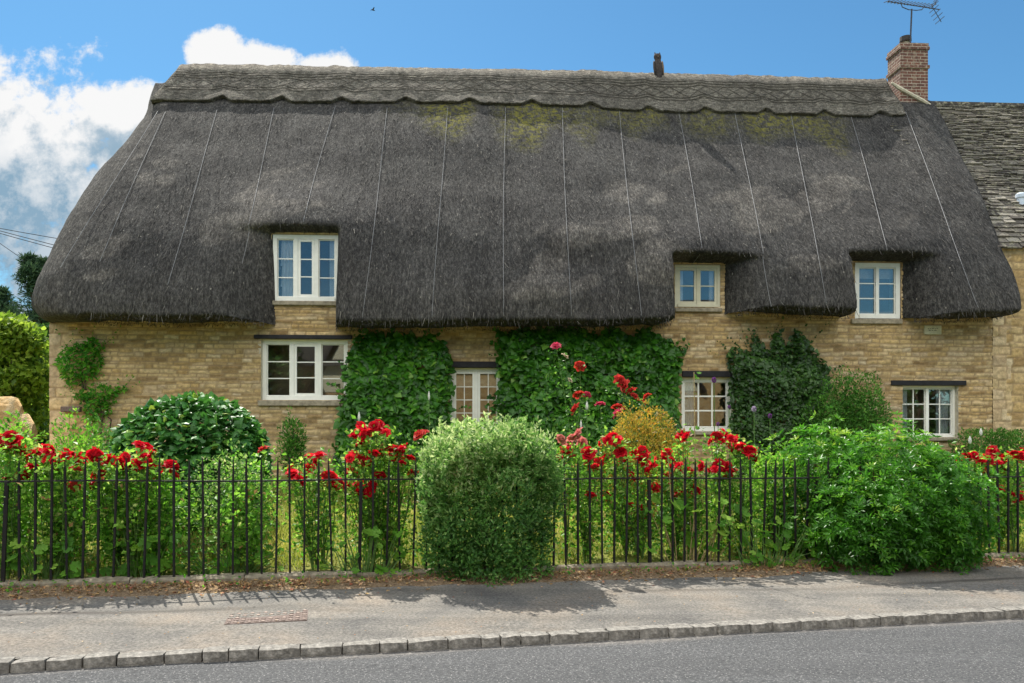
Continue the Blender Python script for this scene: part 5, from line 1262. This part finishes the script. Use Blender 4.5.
for lab, tx, ty in (('dark street tree across the road at the left, seen only in reflections', -9.6, -8.6), ('dark street tree across the road at the right, seen only in reflections', 22.5, -5.5)):
    tree('street_tree', lab, CX + F * tx / 30, 30, 420 - 6.5 * F / 30, 420, 3.4, 3.0, 'ivyD', 5000, .34, .24, 12, 41, 'street trees across the road', .1)
    o = [q for q in COL.objects if q.get('label') == lab][0]; o.location = (tx, ty, -.1)
# the stone house across the street, sunlit, seen only as a reflection in the lower panes
ox, oy = W2(5.5, -17.0)
oh = empty('house_across_street', (ox, oy, -.2), frz, 'sunlit stone house across the street, reflected warm brown in the lower windows', 'house')
m = MB(); m.box(-13, 13, -6, 0, 0, 4.6); m.build('wall', M['gstone'], oh)
m = MB(); m.add([(-13.3, .35, 4.5), (13.3, .35, 4.5), (13.3, -3, 8.0), (-13.3, -3, 8.0), (13.3, -6.35, 4.5), (-13.3, -6.35, 4.5)], [(0, 1, 2, 3), (3, 2, 4, 5), (0, 3, 5), (1, 4, 2)]); m.build('roof', M['thatch'], oh)
for gx in (-9.6, 1.2, 6.0):
    m = MB(); m.add([(gx - 1.9, .02, 3.2), (gx + 1.9, .02, 3.2), (gx, .02, 6.6), (gx - 1.9, -2.4, 3.2), (gx + 1.9, -2.4, 3.2), (gx, -2.4, 6.6)], [(0, 1, 2), (0, 2, 5, 3), (1, 4, 5, 2), (3, 5, 4)]); m.build('gable', M['plaque'], oh)
    for s in (-1, 1):
        m = MB(); m.tube([(gx + s * 2.0, .08, 3.1), (gx, .08, 6.7)], .16, 4); m.build('gable_board', M['darkwood'], oh)
    m = MB().box(gx - .6, gx + .6, -.02, .05, 1.2, 2.4); m.build('window', M['darkwood'], oh)
for lab, (x0, y0), (x1, y1), Y in (('uppermost overhead cable left of the roof', (0, 228.5), (48, 237), 30), ('second overhead cable from the top left of the roof', (0, 231), (46, 243), 30), ('third overhead cable from the top left of the roof', (0, 233.5), (42, 245), 30), ('lowest and steepest overhead cable left of the roof', (0, 243.5), (24, 260), 34)):
    pa = lambda x, y: np.array([(x - CX) / F * Y, Y, EYE - (y - HY) / F * Y]); A0, A1 = pa(x0, y0), pa(x1, y1); d = (A1 - A0) / (A1[0] - A0[0])
    P = [A0 + d * t + np.array([0, 0, .0035 * (t - 1) ** 2]) for t in np.linspace(-14, 12 if Y == 30 else 6.5, 24)]
    tag(MB().tube(P, .013, 5).build('overhead_cable', M['cable']), lab, 'cable', 'overhead cables at the left')
bp = np.array([(373 - CX) / F * 40, 40, EYE - (10 - HY) / F * 40]); be = empty('flying_bird', bp, .6, 'tiny dark bird flying high above the left half of the roof', 'bird')
MB().tube([(-.10, 0, .0), (-.05, 0, .01), (.0, 0, .0), (.06, 0, .0), (.12, 0, -.01)], [.004, .028, .036, .022, .006], 8).build('body', M['bird'], be, True)
for s in (-1, 1): mk('wing', [(.03, s * .02, .01), (-.04, s * .02, .01), (-.03, s * .12, .06), (.03, s * .12, .07), (-.05, s * .24, .035), (.03, s * .02, .018), (-.04, s * .02, .018), (-.03, s * .12, .066), (.03, s * .12, .076)], [(0, 1, 2, 3), (3, 2, 4), (5, 8, 7, 6), (8, 4, 7)], M['bird'], be)
